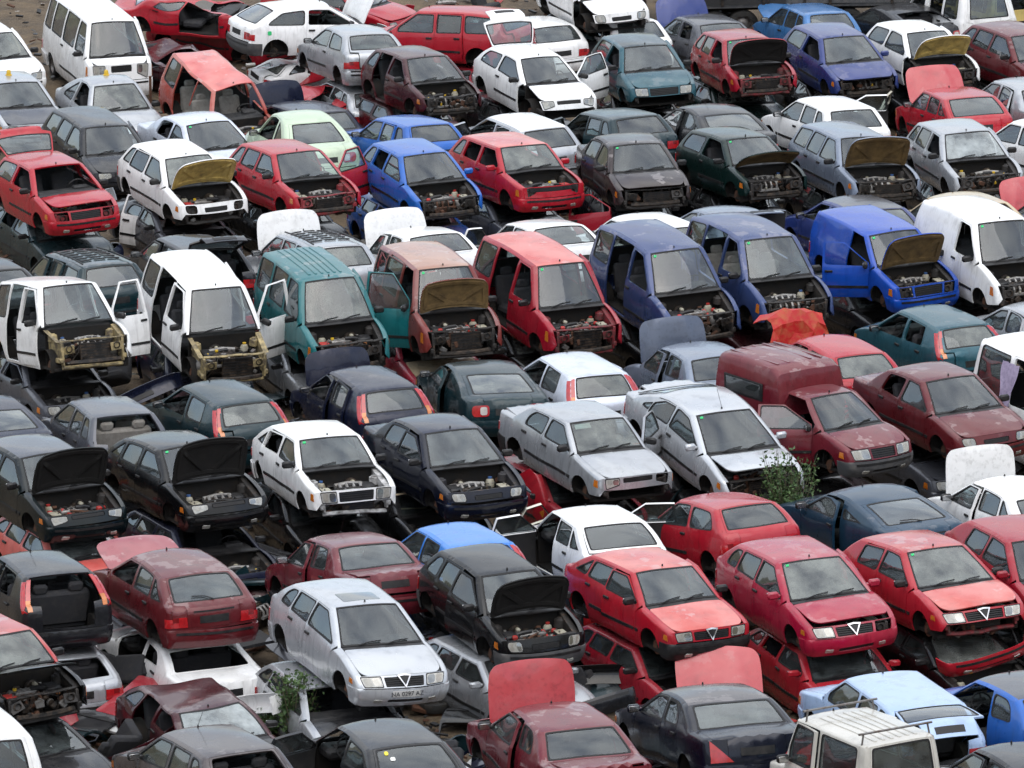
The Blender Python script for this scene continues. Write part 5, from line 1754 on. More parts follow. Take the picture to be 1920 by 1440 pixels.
# ---- row B: upper layer at the bottom
car('B1', 'golfii', 'faded red car at left edge with its engine laid bare', 'fadedred', 'f', 1, dict(WT=(2, 1192), HF=(85, 1296)), 'fs ho28 cw fk', hoodcol='black')
car('B2', 'punto', 'dark grey hatchback with missing tailgate and bare black cabin', 'dgrey', 'r', 1, dict(RT=(112, 1079)), 'tm gLF gLB an')
car('B3', 'escort', 'maroon hatchback seen from behind on top of a white wreck', 'maroon', 'r', 1, dict(RT=(371, 1073), RG=(394, 1128)), 'rw ho34 bc nrL gLF', hoodcol='dustypink')
car('B4', 'alfa146', 'silver hatchback with number plate and glass roof panel', 'lsilver', 'f', 1, dict(WT=(688, 1134), HF=(757, 1264)), 'mc', roll=-3)
car('B5', 'polo', 'black hatchback with raised hood beside the silver hatchback', 'black', 'f', 1, dict(WT=(955, 1071), HF=(1023, 1197)), 'ho84 bg')
car('B6', 'alfa33', 'faded red boxy hatchback with black bumper and wheel hub showing', 'red', 'f', 1, dict(WT=(1247, 1067), HF=(1334, 1176)), 'bb', roofcol='coral', hoodcol='coral')
car('B7', 'alfa146b', 'crimson hatchback with popped pink hood and shield grille', 'crimson', 'f', 1, dict(WT=(1522, 1050), HF=(1600, 1166)), 'ho6 st mc nlL', hoodcol='crimson')
car('B8', 'alfa145', 'red hatchback with its front bumper hanging off', 'red', 'f', 1, dict(WT=(1755, 1031), HF=(1843, 1137)), 'fc bh ho4 st', hoodcol='coral', roofcol='fadedred')
car('B9', 'alfa145', 'red hatchback cut off by the right edge beside another red one', 'red2', 'f', 1, dict(WT=(1951, 1010)), 'mc')
under('uB1', 'B1', 'under2', 'dark grey car crushed beneath the faded red car at left edge', 'dgrey', .9, .0)
under('uB2', 'B2', 'under', 'pale wreck beneath the dark grey hatchback without tailgate', 'silver', -.3, .0, flags='gLF gLB gr', flip=False)
under('uB3', 'B3', 'under2', 'white saloon with its rear window gone under the maroon hatchback', 'white', -.45, .0, flags='gr gLF gLB dLFm gw')
under('uB4', 'B4', 'under', 'pale grey car with dark hood crushed beneath the silver hatchback', 'silver', .2, -.5, -3, flags='gw', hoodcol='dgrey')
under('uB5', 'B5', 'under', 'silver car under the black hatchback with raised hood', 'silver', .75, -.25, 4, flags='mc')
under('uB6', 'B6', 'under', 'red hatchback crushed under the faded red boxy hatchback', 'red2', .30, -.1, flags='hm')
under('uB7', 'B7', 'under', 'bright red hatchback with flat hood under the crimson hatchback', 'red', .9, .0, flags='mc st')
under('uB8', 'B8', 'under2', 'black saloon beneath the red hatchback with hanging bumper', 'black', .6, .0, flags='hm')
under('uB9', 'B9', 'under', 'dark wreck beneath the red hatchback at the right edge', 'dgrey', .2, .0)

# ---- row C: on the ground, tails towards us
car('C1', 'escorts', 'maroon saloon with small rear spoiler beside the blue hatchback', 'wine', 'r', 2, dict(RT=(690, 1020), RG=(712, 1063)), 'rw an', tilt=9)
car('C2', 'punto', 'bright blue hatchback with red pillar tail lights', 'azure', 'r', 2, dict(RT=(905, 1024)), 'gr')
car('C3', 'escort80', 'white hatchback with black front door swung open', 'white', 'r', 2, dict(RT=(1150, 982), RG=(1170, 1030)), 'dLFo70 dRFo70 nrL', tilt=5)
car('C4', 'ibiza', 'red three door hatchback tail on beside a cream door', 'red', 'r', 2, dict(RT=(1400, 949), RG=(1424, 985)), '', tilt=8)
car('C5', 'coupe', 'dark blue coupe with rear spoiler next to the weeds', 'petrol', 'r', 2, dict(RT=(1672, 936), RG=(1722, 980)), 'rw', tilt=5)
car('C6', 'escort', 'white hatchback with tall raised hood at the right edge', 'white', 'r', 2, dict(RT=(1956, 932)), 'ho100')

# ---- row D: upper layer
car('D1', 'escort', 'black green hatchback with raised hood at the left edge', 'blackgreen', 'f', 1, dict(WT=(92, 850), HF=(165, 960)), 'ho84 nb', roofcol='grey')  # grey roof colour stands in for sky reflected in black green paint
car('D2', 'escort', 'black hatchback with raised hood and both headlights', 'black', 'f', 1, dict(WT=(355, 838), HF=(428, 936)), 'ho84 st')
car('D3', 'escort80', 'white boxy hatchback without hood or bumper', 'white', 'f', 1, dict(WT=(617, 822), HF=(668, 914)), 'fc hm fb bm st gRB')
car('D4', 'escorts', 'navy saloon with missing hood and open engine bay', 'navy2', 'f', 1, dict(WT=(848, 807), HF=(915, 917)), 'fc hm st', roofcol='navy')  # roof a lighter navy than the body, sky reflection put into its colour
car('D5', 'orion', 'silver boxy saloon with bare wheel arches and black grille gap', 'silver', 'f', 1, dict(WT=(1120, 785), HF=(1197, 892)), 'bb nb vi fb bm nlL dLFo45', roll=-3)
car('D6', 'liftback', 'silver liftback with popped hood and empty engine bay', 'lsilver', 'f', 1, dict(WT=(1357, 767), HF=(1437, 900)), 'ho14 fs an st mc bm', tilt=3)
car('D7', 'courier', 'maroon van with tall cargo box and open door', 'wine', 'f', 1, dict(WT=(1560, 740), HF=(1655, 834)), 'bg dRFo58')
car('D8', 'escorts', 'maroon saloon with intact front at the right edge', 'maroon', 'f', 1, dict(WT=(1783, 709), HF=(1867, 812)), 'bc')
under('uD1', 'D1', 'under', 'coral red hatchback under the black green hatchback', 'coral', .85, .1, flags='mc gLF')
under('uD2', 'D2', 'under', 'black wreck with bent panels under the black hatchback', 'navy', .8, -.1, flags='gw hm')
under('uD3', 'D3', 'under2', 'black saloon crushed under the white boxy hatchback', 'black', -.8, 0, flags='gRF')
under('uD4', 'D4', 'under', 'dark wreck with red wing under the navy saloon', 'dgrey', -.8, -.2, flags='hm')
under('uD5', 'D5', 'under', 'red wreck in the shadow under the silver boxy saloon', 'red2', -.8, 0, flags='hm')
under('uD6', 'D6', 'under', 'dark grey car under the silver liftback', 'dgrey', -.8, 0)
under('uD7', 'D7', 'under2', 'black saloon crushed under the maroon van', 'black', -.8, -.2, flags='gw')
under('uD8', 'D8', 'under', 'grey car under the maroon saloon at the right edge', 'grey', -.8, 0)

# ---- row E: ground, tails towards us
car('E0', 'coupe', 'grey car roof cut off by the left edge', 'navy', 'r', 2, dict(RT=(-12, 770)), '')
car('E1', 'polo', 'grey hatchback with open rear showing brown trim', 'grey', 'r', 2, dict(RT=(233, 780)), 'tm ls')
car('E2', 'punto', 'dark green hatchback with tall red and orange pillar lights', 'dteal', 'r', 2, dict(RT=(460, 757)), 'gLF', tilt=0)
car('E3', 'punto', 'navy hatchback with pillar lights and raised hood', 'navy', 'r', 2, dict(RT=(731, 731)), 'gLF ho94', tilt=0)
car('E4', 'coupe', 'dark green coupe with oval tail lights', 'dteal', 'r', 2, dict(RT=(925, 694), RG=(945, 744)), '', tilt=8)
car('E5', 'punto', 'pale silver blue hatchback with red pillar lights', 'pearl', 'r', 2, dict(RT=(1124, 704)), 'gLF', tilt=0)
car('E6', 'saloon', 'grey blue saloon with large raised hood', 'bluesilver', 'r', 2, dict(RT=(1345, 669)), 'ho94', hoodcol='slate', tilt=4)
car('E7', 'ibiza', 'red hatchback with scorched crumpled raised hood', 'red', 'r', 2, dict(RT=(1613, 666)), 'hm gLF nrL', tilt=0)
car('E8', 'punto', 'teal blue hatchback with red and orange pillar lights', 'bluegreen', 'r', 2, dict(RT=(1808, 613)), 'gLF', tilt=0)
car('E9', 'panelvan', 'white van with lilac cloth over its window at right edge', 'white', 'f', 0.02, dict(WT=(2072, 700)), 'wh gRB gRF', yaw=27)
car('E10', 'saloon2', 'pale car behind the white van at the right edge', 'silver', 'r', 2, dict(RT=(1985, 590)), '')

# ---- row F: upper layer of vans
car('F1', 'kangoo', 'white van stripped to bare metal with open door at left edge', 'white', 'f', 1, dict(WT=(128, 546), WB=(150, 592)), 'fs fg hm cw gRF gRB dRBm dLFo65 gLF feR', yaw=18, tilt=-7, stilt=1.)
car('F2', 'kangoo', 'white van with gold inner panels and open sliding door', 'white', 'f', 1, dict(WT=(407, 550), WB=(422, 612)), 'fs fg hm cw gRF dRBm dLFo62 gLF feR feL', yaw=18, tilt=7.5, stilt=1.)
car('F3', 'ribvan', 'teal van with ribbed roof and missing front', 'teal', 'f', 1, dict(WT=(620, 532), WB=(637, 593)), 'fs hm', yaw=20, tilt=4, stilt=1.)
car('F4', 'kangoo', 'rusty red van with brown raised hood and teal door', 'rustred', 'f', 1, dict(WT=(833, 501)), 'fs ho92 brown dRFo58 st', doorcol=('RF', 'teal'), roofcol='tan', yaw=20, tilt=1, stilt=1.)
car('F5', 'kangoo', 'red van with coral roof and no hood', 'red2', 'f', 1, dict(WT=(1053, 498), WB=(1074, 570)), 'fc fs hm st dRBm gRF', roofcol='coral', tilt=5, stilt=1.)
car('F6', 'berlingo', 'blue van with see through sliding door gap', 'steelblue', 'f', 1, dict(WT=(1268, 477), WB=(1291, 538)), 'fs hm st dRBm gRF dLBm gLF', tilt=5, stilt=1.)
car('F7', 'berlingo', 'blue van with dusty roof and stripped nose beside another blue van', 'steelblue', 'f', 1, dict(WT=(1443, 456), WB=(1466, 510)), 'fs hm st dRBm gRF ls', tilt=3, stilt=1.)
car('F8', 'expressvan', 'bright royal blue van with raised hood and open door', 'royal', 'f', 1, dict(WT=(1675, 434)), 'ho76 brown dRFo62 st gRF nl', tilt=3, stilt=1.)
car('F9', 'panel', 'white van with stripped front at the right edge', 'white', 'f', 1, dict(WT=(1879, 422), WB=(1903, 481)), 'fs hm st gRF', tilt=3, stilt=1.)
under('uF1', 'F1', 'under', 'grey wreck with loose panels under the bare metal van', 'grey', -.9, 0, flags='hm gw gRF')
under('uF2', 'F2', 'under', 'dark navy car under the white van with gold panels', 'navy', -.9, .1, -6)
under('uF3', 'F3', 'under2', 'silver saloon under the teal van', 'silver', -.9, 0, flags='gw')
under('uF4', 'F4', 'under', 'crimson car with peeling beige hood under the rusty red van', 'crimson', -.9, 0, flags='gw', hoodcol='beige')
under('uF5', 'F5', 'under2', 'black saloon under the red van with coral roof', 'black', -.9, 0)
under('uF6', 'F6', 'under', 'dark wreck under the blue van with the door gap', 'black', -.9, 0)
under('uF7', 'F7', 'under', 'maroon wreck hidden under the dusty blue van', 'dmaroon', -.9, 0)
under('uF8', 'F8', 'under2', 'dark grey saloon under the royal blue van', 'dgrey', -.9, 0, flags='hm')
under('uF9', 'F9', 'under', 'brown wreck under the white van at the right edge', 'brown', -.9, 0)

# ---- row G: ground, tails towards us
car('G0', 'saloon', 'dark grey car cut off at left behind the bare van', 'dgrey', 'r', 2, dict(RT=(-5, 508)), '')
car('G1', 'estate', 'dark green estate car with slatted roof', 'dteal', 'r', 2, dict(RT=(205, 499)), 'rf', tilt=5)
car('G2', 'golf', 'dark grey hatchback with its tailgate raised', 'dgrey', 'r', 2, dict(RT=(398, 470)), 'to72')
car('G3', 'estate', 'silver estate car with slatted roof and raised white hood', 'silver', 'r', 2, dict(RT=(637, 463)), 'rf ho94', hoodcol='white', tilt=5)
car('G4', 'saloon', 'white saloon with tall raised white hood', 'white', 'r', 2, dict(RT=(815, 442), RG=(832, 471)), 'ho94', tilt=8)
car('G5', 'saloon', 'white saloon with red band across its tail', 'white', 'r', 2, dict(RT=(1047, 427), RG=(1066, 455)), 'dLFo60', tilt=8)
car('G6', 'golf', 'white car almost hidden behind the blue van roof', 'white', 'r', 2, dict(RT=(1262, 428)), '')
car('G7', 'saloon2', 'grey blue saloon with raised dark blue lid', 'bluesilver', 'r', 2, dict(RT=(1395, 408)), 'to80')
car('G8', 'escort', 'dark blue grey hatchback behind the royal blue van', 'dblue', 'r', 2, dict(RT=(1650, 394)), 'gLF', roofcol='grey')
car('G9', 'saloon', 'beige saloon behind the white van', 'beige', 'r', 2, dict(RT=(1845, 384)), 'gr')

# ---- row H: upper layer
car('H1', 'golf3d', 'red hatchback with tailgate raised and windscreen smashed', 'red', 'f', 1, dict(WT=(108, 312), HF=(160, 390)), 'fc ho9 to78 gw gRF nl')
car('H2', 'golf', 'white hatchback with gold underside of raised hood', 'white', 'f', 1, dict(WT=(352, 292), HF=(404, 380)), 'ho66 gold fb bm nl bb', yaw=28)
car('H3', 'golf', 'red hatchback with stripped nose beside the blue one', 'red', 'f', 1, dict(WT=(560, 287), HF=(618, 362)), 'fc fs hm dLFo60 bb')
car('H4', 'polo', 'blue hatchback with engine exposed', 'blue', 'f', 1, dict(WT=(797, 288), HF=(846, 372)), 'fs hm mc')
car('H5', 'golfii', 'faded red boxy hatchback with orange roof and no hood', 'red', 'f', 1, dict(WT=(982, 275), HF=(1038, 345)), 'hm gRF gRB mc nl', roofcol='coral')
car('H6', 'vento', 'dark brown saloon with closed hood and no grille', 'brown', 'f', 1, dict(WT=(1195, 272), HF=(1228, 350)), 'fs st', yaw=18)
car('H7', 'polo3d', 'dark green three door hatchback with raised hood', 'dgreen', 'f', 1, dict(WT=(1402, 261), HF=(1458, 332)), 'ho46 fs brown gRF st', yaw=28)
car('H8', 'estate', 'blue silver estate with dark raised hood', 'bluesilver', 'f', 1, dict(WT=(1618, 260), HF=(1665, 335)), 'ho70 fs brown')
car('H9', 'golf', 'silver hatchback with cracked windscreen and stripped front', 'silver', 'f', 1, dict(WT=(1815, 250), HF=(1856, 326)), 'fs hm gRF cr')
under('uH1', 'H1', 'under', 'dark teal car under the red hatchback with smashed windscreen', 'dteal', -.5, .1)
under('uH2', 'H2', 'under2', 'dark grey saloon under the white hatchback with gold hood', 'grey', -.5, 0, flags='gw hm')
under('uH3', 'H3', 'under', 'black wreck under the red hatchback with stripped nose', 'black', -.5, 0)
under('uH4', 'H4', 'under', 'blue wreck under the blue hatchback', 'blue', -.5, 0)
under('uH5', 'H5', 'under2', 'grey saloon under the boxy hatchback with orange roof', 'grey', -.5, 0, flags='bg')
under('uH6', 'H6', 'under', 'black wreck under the dark brown saloon', 'black', -.5, 0)
under('uH7', 'H7', 'under', 'black wreck under the dark green three door hatchback', 'black', -.5, 0)
under('uH8', 'H8', 'under2', 'dark wreck under the blue silver estate', 'dgrey', -.5, 0)
under('uH9', 'H9', 'under', 'dark wreck under the silver hatchback with cracked windscreen', 'dgrey', -.5, 0)

# ---- row I: ground
car('I0', 'estate', 'white estate at the left edge behind the silver car', 'white', 'f', 0, dict(WT=(-12, 62)), 'wh', yaw=24)
car('I0b', 'saloon', 'silver taxi at the left edge with yellow roof beacon', 'silver', 'f', 0, dict(WT=(32, 154)), 'wh', hoodcol='grey')
car('I1', 'beetle', 'silver round roofed car with yellow roof beacon', 'silver', 'f', 0, dict(WT=(215, 158)), 'wh gRF', yaw=22)
car('I2', 'estate', 'black estate car parked on the ground facing us', 'dgrey', 'f', 0, dict(WT=(200, 236)), 'wh')
car('I3', 'saloon2', 'pale blue silver saloon beside the black estate', 'pearl', 'f', 0, dict(WT=(390, 229)), 'wh st')
car('I4', 'beetle', 'pale green rounded hatchback', 'palegreen', 'r', .4, dict(RT=(585, 229), RG=(600, 270)), 'gLF')
car('I5', 'polo', 'bright blue hatchback tail on behind the other blue hatchback', 'blue', 'r', 2, dict(RT=(805, 238), RG=(822, 264)), 'ho14', tilt=4)
car('I6', 'golf', 'silver white hatchback behind the boxy orange roofed one', 'silver', 'r', 2, dict(RT=(1020, 245), RG=(1038, 275)), 'dLFo60', roofcol='white', tilt=0)
car('I7', 'golf', 'dark green hatchback tail on behind the brown saloon', 'dteal', 'r', 2, dict(RT=(1193, 222), RG=(1210, 250)), 'dLFo50', tilt=6)
car('I8', 'liftback', 'dark slate liftback between the green and white hatchbacks', 'dgrey', 'r', 2, dict(RT=(1362, 214)), 'an')
car('I9', 'golf', 'white hatchback tail on with cream door frame beside it', 'white', 'r', 2, dict(RT=(1597, 209), RG=(1608, 237)), 'dRFo70', tilt=2)
car('I10', 'escort80', 'red hatchback with raised pink hood', 'red', 'r', 2, dict(RT=(1822, 187), RG=(1835, 212)), 'ho70', hoodcol='pink')
car('I11', 'saloon', 'grey saloon at right edge beside the red hatchback with pink hood', 'silver', 'r', 2, dict(RT=(1955, 165)), '')
car('I12', 'golf', 'white car at right edge below the grey saloon', 'white', 'r', 2, dict(RT=(2012, 245)), '')
car('I13', 'saloon', 'red car with pink raised hood poking in at the right edge', 'red', 'r', 2, dict(RT=(2030, 395)), 'ho78', hoodcol='pink')

# ---- row J: upper layer near the top
car('J1', 'minibus', 'white minibus standing on the open ground', 'white', 'f', 0, dict(WT=(212, 40)), 'wh bc', yaw=22)
car('J2', 'wreckvan', 'orange red van with buckled roof and no doors', 'orange', 'f', .15, dict(WT=(437, 148)), 'fc dRFm dRBm gw fs hm cw gLF ls', roofcol='coral', tilt=9)
car('J4', 'ibiza', 'silver hatchback tail on on top of another silver car', 'silver', 'r', 1, dict(RT=(694, 67), RG=(703, 93)), 'ls')
under('J4u', 'J4', 'under', 'silver hatchback under the other silver hatchback', 'silver', -.35, 0, flags='gLF')
car('J5', 'polo', 'dark maroon hatchback with nose stripped and black cabin', 'dmaroon', 'f', 1, dict(WT=(800, 108), HF=(850, 178)), 'fs hm gRF dRBm')
car('J6', 'ibiza', 'white three door hatchback with open cream door', 'white', 'f', 1, dict(WT=(1013, 105), HF=(1067, 188)), 'st dLFo62 feR fb bm to98')
car('J7', 'golf3d', 'dark teal hatchback with frosted hood', 'bluegreen', 'f', 1, dict(WT=(1212, 87), HF=(1244, 160)), 'gRF fb bm', roofcol='dteal')
car('J8', 'polo', 'red hatchback with black underside of raised hood', 'red2', 'f', 1, dict(WT=(1402, 76), HF=(1437, 140)), 'fc ho74 fs st gRF')
car('J9', 'golf3d', 'dark blue three door hatchback with its grille missing', 'dblue', 'f', 1, dict(WT=(1583, 68), HF=(1628, 147)), 'fs st gRF mc')
car('J10', 'polo3d', 'white three door hatchback with gold raised hood', 'white', 'f', 1, dict(WT=(1738, 60), HF=(1785, 130)), 'ho66 gold fs feR', yaw=28)
car('J11', 'golf', 'maroon hatchback cut off by the top right edge', 'maroon', 'f', 1, dict(WT=(1932, 64)), '')
under('uJ5', 'J5', 'under', 'red black wreck under the dark maroon hatchback', 'dmaroon', -.8, 0)
under('uJ6', 'J6', 'under', 'dark wreck under the white hatchback with open door', 'dgrey', -.8, 0)
under('uJ7', 'J7', 'under2', 'dark wreck under the dark teal hatchback', 'black', -.8, 0)
under('uJ8', 'J8', 'under', 'dark green wreck under the red hatchback with raised hood', 'dgreen', -.8, 0)
under('uJ9', 'J9', 'under2', 'black wreck under the dark blue hatchback', 'black', -.8, 0)
under('uJ10', 'J10', 'under', 'dark wreck under the white hatchback with gold hood', 'dgrey', -.8, 0)
under('uJ11', 'J11', 'under', 'brown wreck under the maroon hatchback at the top right', 'brown', -.8, 0)

# ---- row K: farthest cars
car('K2', 'escort3d', 'white three door hatchback turned sideways with raised hood', 'white', 'r', 1, dict(RT=(497, 12)), 'ho80 bg gRF', yaw=-68, syaw=3)
under('uK2', 'K2', 'wreck', 'white flattened car under the sideways white hatchback', 'white', .6, .1)
car('K3', 'estate', 'red estate turned side on at the top', 'red', 'r', 1, dict(RF=(800, 12)), 'nrL', yaw=62, syaw=3)
under('uK3', 'K3', 'under', 'red wreck under the red estate at the top', 'red2', 0, 0)
car('K5', 'ibiza', 'white hatchback with red tail lights behind the open door', 'white', 'r', 0, dict(RT=(1036, 51), RG=(1048, 76)), '')
car('K6', 'golf', 'white car with closed hood at the top edge', 'white', 'f', 1, dict(HF=(1165, 24)), 'feR fb bm')
under('uK6', 'K6', 'under', 'dark wreck under the white car at the top edge', 'dgrey', 0, 0)
car('K7', 'golf', 'white hatchback tail on behind the dark teal hatchback', 'white', 'r', 0, dict(RT=(1193, 47), RG=(1205, 66)), 'gLF')
car('K8', 'saloon', 'slate grey saloon with raised navy hood', 'grey', 'r', 0, dict(RT=(1350, 44)), 'ho80', hoodcol='dblue')
car('K9', 'polo', 'light blue hatchback behind the dark blue one', 'blue3', 'r', 0, dict(RT=(1553, 26)), 'ho40')
car('K10', 'coupe', 'dark grey coupe roof at the top', 'dgrey', 'r', 0, dict(RT=(1715, 22)), 'gr')
car('K11', 'berlingo', 'white van with bare door frame at the top right', 'white', 'r', 0, dict(RT=(1850, -10)), 'gLF gLB')
car('K12', 'wreck', 'red flattened wreck in the heap behind the minibus', 'red2', 'f', 0, dict(WT=(440, 12)), 'hm gRF gRB gw', yaw=50)
car('K13', 'wreck2', 'red crumpled saloon on top of the heap', 'red', 'f', .55, dict(WT=(400, -28)), 'hm gw gRF dRFm', yaw=75)
car('K14', 'wreck', 'dark red crushed car at the foot of the heap', 'dmaroon', 'f', 0, dict(WT=(335, 70)), 'hm gw gRF', yaw=35)
car('K15', 'golf', 'red car behind the raised white hood at the top', 'red', 'f', .9, dict(WT=(660, -30)), '', yaw=60)
car('K16', 'wreck2', 'flattened red and grey wreck under the silver hatchbacks', 'red', 'r', 0, dict(RT=(590, 150)), 'gr', hoodcol='grey', yaw=60)
car('K17', 'golf', 'navy hatchback with raised hood behind the pale green hatchback', 'navy', 'r', 0, dict(RT=(612, 212)), 'ho92 gLF', yaw=26)
car('K18', 'express', 'yellow van at the top right edge', 'gold', 'r', 0, dict(RT=(1900, -24)), 'wh gr')

# ---- what the tail-on rows stand on
BASE = ['A0', 'A0b', 'A1', 'A2', 'A3', 'A4', 'A5', 'A6', 'A8', 'C1', 'C2', 'C3', 'C4', 'C5', 'C6', 'E0', 'E1', 'E2', 'E3', 'E4', 'E5', 'E6', 'E7', 'E8', 'E10',
        'G0', 'G1', 'G2', 'G3', 'G4', 'G5', 'G6', 'G7', 'G8', 'G9', 'I5', 'I6', 'I7', 'I8', 'I9', 'I10', 'I11', 'I12', 'I13']
RB = random.Random(5)
for i_, k_ in enumerate(BASE):
    cc_, cw_ = (('black', 'black'), ('dgrey', 'dark grey'), ('dteal', 'dark green'), ('navy', 'navy'), ('dmaroon', 'dark maroon'), ('dgrey', 'dark grey'), ('black', 'black'), ('grey', 'grey'))[RB.randrange(8)]
    under('u' + k_, k_, (('under', 'under2', 'under3') if k_[0] == 'A' else ('flat', 'flat2', 'flat'))[RB.randrange(3)], cw_ + ' wreck carrying the ' + ' '.join(CARS[k_][0]['label'].split()[:11]), cc_, RB.uniform(-.2, .2), RB.uniform(-.08, .08), RB.uniform(-3, 3), flags=RB.choice(('', 'gLF', 'gLB gLF', 'hm')))

# ------------------------------------------------------------------ things fixed to particular cars
def at(u, v, z):
    """the point at height z seen at photo pixel (u, v)"""
    d = np.array(((u - 960) / FPX, cp + (720 - v) / FPX * sp, -sp + (720 - v) / FPX * cp))
    t = (z - CAM_H) / d[2]
    return Vector((d[0] * t, d[1] * t, z))

def add_part(cid, name, mb, mats, parent=None, col=None, ang=38):
    root, car_, objs = CARS[cid]
    me = mb.mesh(name, mats, (0, 0, 0), car_.warp, ang)
    po = objs[parent] if parent else root
    org = car_.T[parent][2] if parent else np.zeros(3)
    return child(name, me, po, tuple(-org), (0, 0, 0), C[col] if col else None)

for cid in ('I0b', 'I1'):
    car_ = CARS[cid][1]
    mb = MB()
    p = car_.rib([(car_.S['w1'] + .62, 0)])[0]
    mb.lathe([(.075, -.01), (.075, .02), (.055, .025), (.05, .10), (.035, .125), (0, .13)], p, 'z', 14)
    add_part(cid, 'roof_beacon', mb, ['yellow'])

# roof bars and spare wheel of the off road car
root, car_, objs = CARS['A7']
for s_ in (car_.S['w1'] + .22, car_.S['r1'] - .12):
    mb = MB()
    q = car_.rib([(s_, t) for t in (-1.0, 1.0)])
    zt = q[0][2] + .16
    mb.tube([(q[0][0], q[0][1] - .06, zt), (q[1][0], q[1][1] + .06, zt)], .02, 0, 6)
    for k, sg in ((0, -1), (1, 1)):
        mb.tube([(q[k][0], q[k][1] - sg * .02, zt), (q[k][0], q[k][1] + sg * .03, q[k][2] - .12)], .016, 0, 5)
    add_part('A7', 'roof_bar', mb, ['steel'])
mb = MB()
mb.lathe([(0, -.13), (.25, -.125), (.32, -.09), (.335, -.02), (.335, .06), (.31, .08)], (-car_.F - .10, -.12, .86), 'x', 26)
add_part('A7', 'spare_wheel_cover', mb, ['paint'], col='white')

# slatted estate roofs
for cid in ('G1', 'G3'):
    root, car_, objs = CARS[cid]
    for k in range(6):
        s_ = car_.S['w1'] + .35 + .24 * k
        for a, b_ in ((-.78, -.34), (-.22, .22), (.34, .78)):
            mb = MB()
            car_.rpan(mb, car_.rect(s_, s_ + .06, a, b_), step=.2, th=.02, mi=0, off=.03)
            add_part(cid, 'roof_slat', mb, ['plastic'])
    for sg in (1, -1):
        mb = MB()
        q = car_.rib([(v, sg * .92) for v in np.linspace(car_.S['w1'] + .2, car_.S['r1'] - .1, 8)])
        mb.tube(q + np.array((0, 0, .05)), .016, 0, 6)
        add_part(cid, 'roof_rail', mb, ['plastic'])

# number plate of the silver hatchback
root, car_, objs = CARS['B4']
mb = MB()
sB = car_.S['b2']
car_.rpan(mb, car_.rect(sB - .125, sB - .02, -.36, .36), step=.2, th=.006, mi=0, off=.024)
pl = add_part('B4', 'number_plate', mb, ['plate'], parent='fbump')
def letters(text, size, mat, name):
    cu = bpy.data.curves.new('tmp', 'FONT')
    cu.body, cu.size, cu.align_x, cu.align_y = text, size, 'CENTER', 'CENTER'
    cu.extrude = .0015
    o = bpy.data.objects.new('tmp', cu)
    COL.objects.link(o)
    me = bpy.data.meshes.new_from_object(o.evaluated_get(bpy.context.evaluated_depsgraph_get()))
    bpy.data.objects.remove(o)
    bpy.data.curves.remove(cu)
    me.name = name
    me.materials.clear()
    me.materials.append(M[mat])
    return me
def put_letters(cid, text, size, mat, s_, t_, off, parent, name, flip=1):
    root, car_, objs = CARS[cid]
    me = letters(text, size, mat, name)
    p = car_.rib([(s_, t_)])[0]
    d = car_.rib([(s_ + .03, t_)])[0] - p
    d /= np.linalg.norm(d)
    R3 = Matrix(((0, d[0] * flip, 0), (flip, 0, 0), (0, d[2] * flip, 0)))
    up = Vector(d) * flip
    xx = Vector((0, flip, 0))
    nn = xx.cross(up)
    rt = Matrix((xx, up, nn)).transposed()
    org = Vector(car_.T[parent][2]) if parent else Vector((0, 0, 0))
    o = child(name, me, objs[parent] if parent else root, Vector(p) + nn * off - org, rt.to_euler())
    return o
put_letters('B4', 'NA 0297 AZ', .105, 'ink', sB - .072, 0, .034, 'fbump', 'plate_lettering')

# stickers, marks
root, car_, objs = CARS['A2']
for t, dt, ds, m, z in ((-.62, .05, .09, 'sticker_y', .06), (-.50, .06, .08, 'paper', .20)):
    mb = MB()
    s_ = car_.S['r1'] + .06 + z
    car_.rpan(mb, rounded(car_.rect(s_, s_ + ds, -t - dt, -t + dt), .04), step=.2, off=.004)
    add_part('A2', 'window_sticker', mb, [m], parent='lid')
root, car_, objs = CARS['K2']
mb = MB()
car_.span(mb, -1, rounded([(car_.X(3.52), .72), (car_.X(3.42), .72), (car_.X(3.42), .82), (car_.X(3.52), .82)], .03), [], .2, 0, 0, 0, .004, True)
add_part('K2', 'green_mark', mb, ['sticker'])
root, car_, objs = CARS['C3']
mb = MB()
car_.span(mb, 1, rounded([(car_.X(3.72), .70), (car_.X(3.63), .70), (car_.X(3.63), .80), (car_.X(3.72), .80)], .03), [], .2, 0, 0, 0, .004, True)
add_part('C3', 'green_mark', mb, ['sticker'])

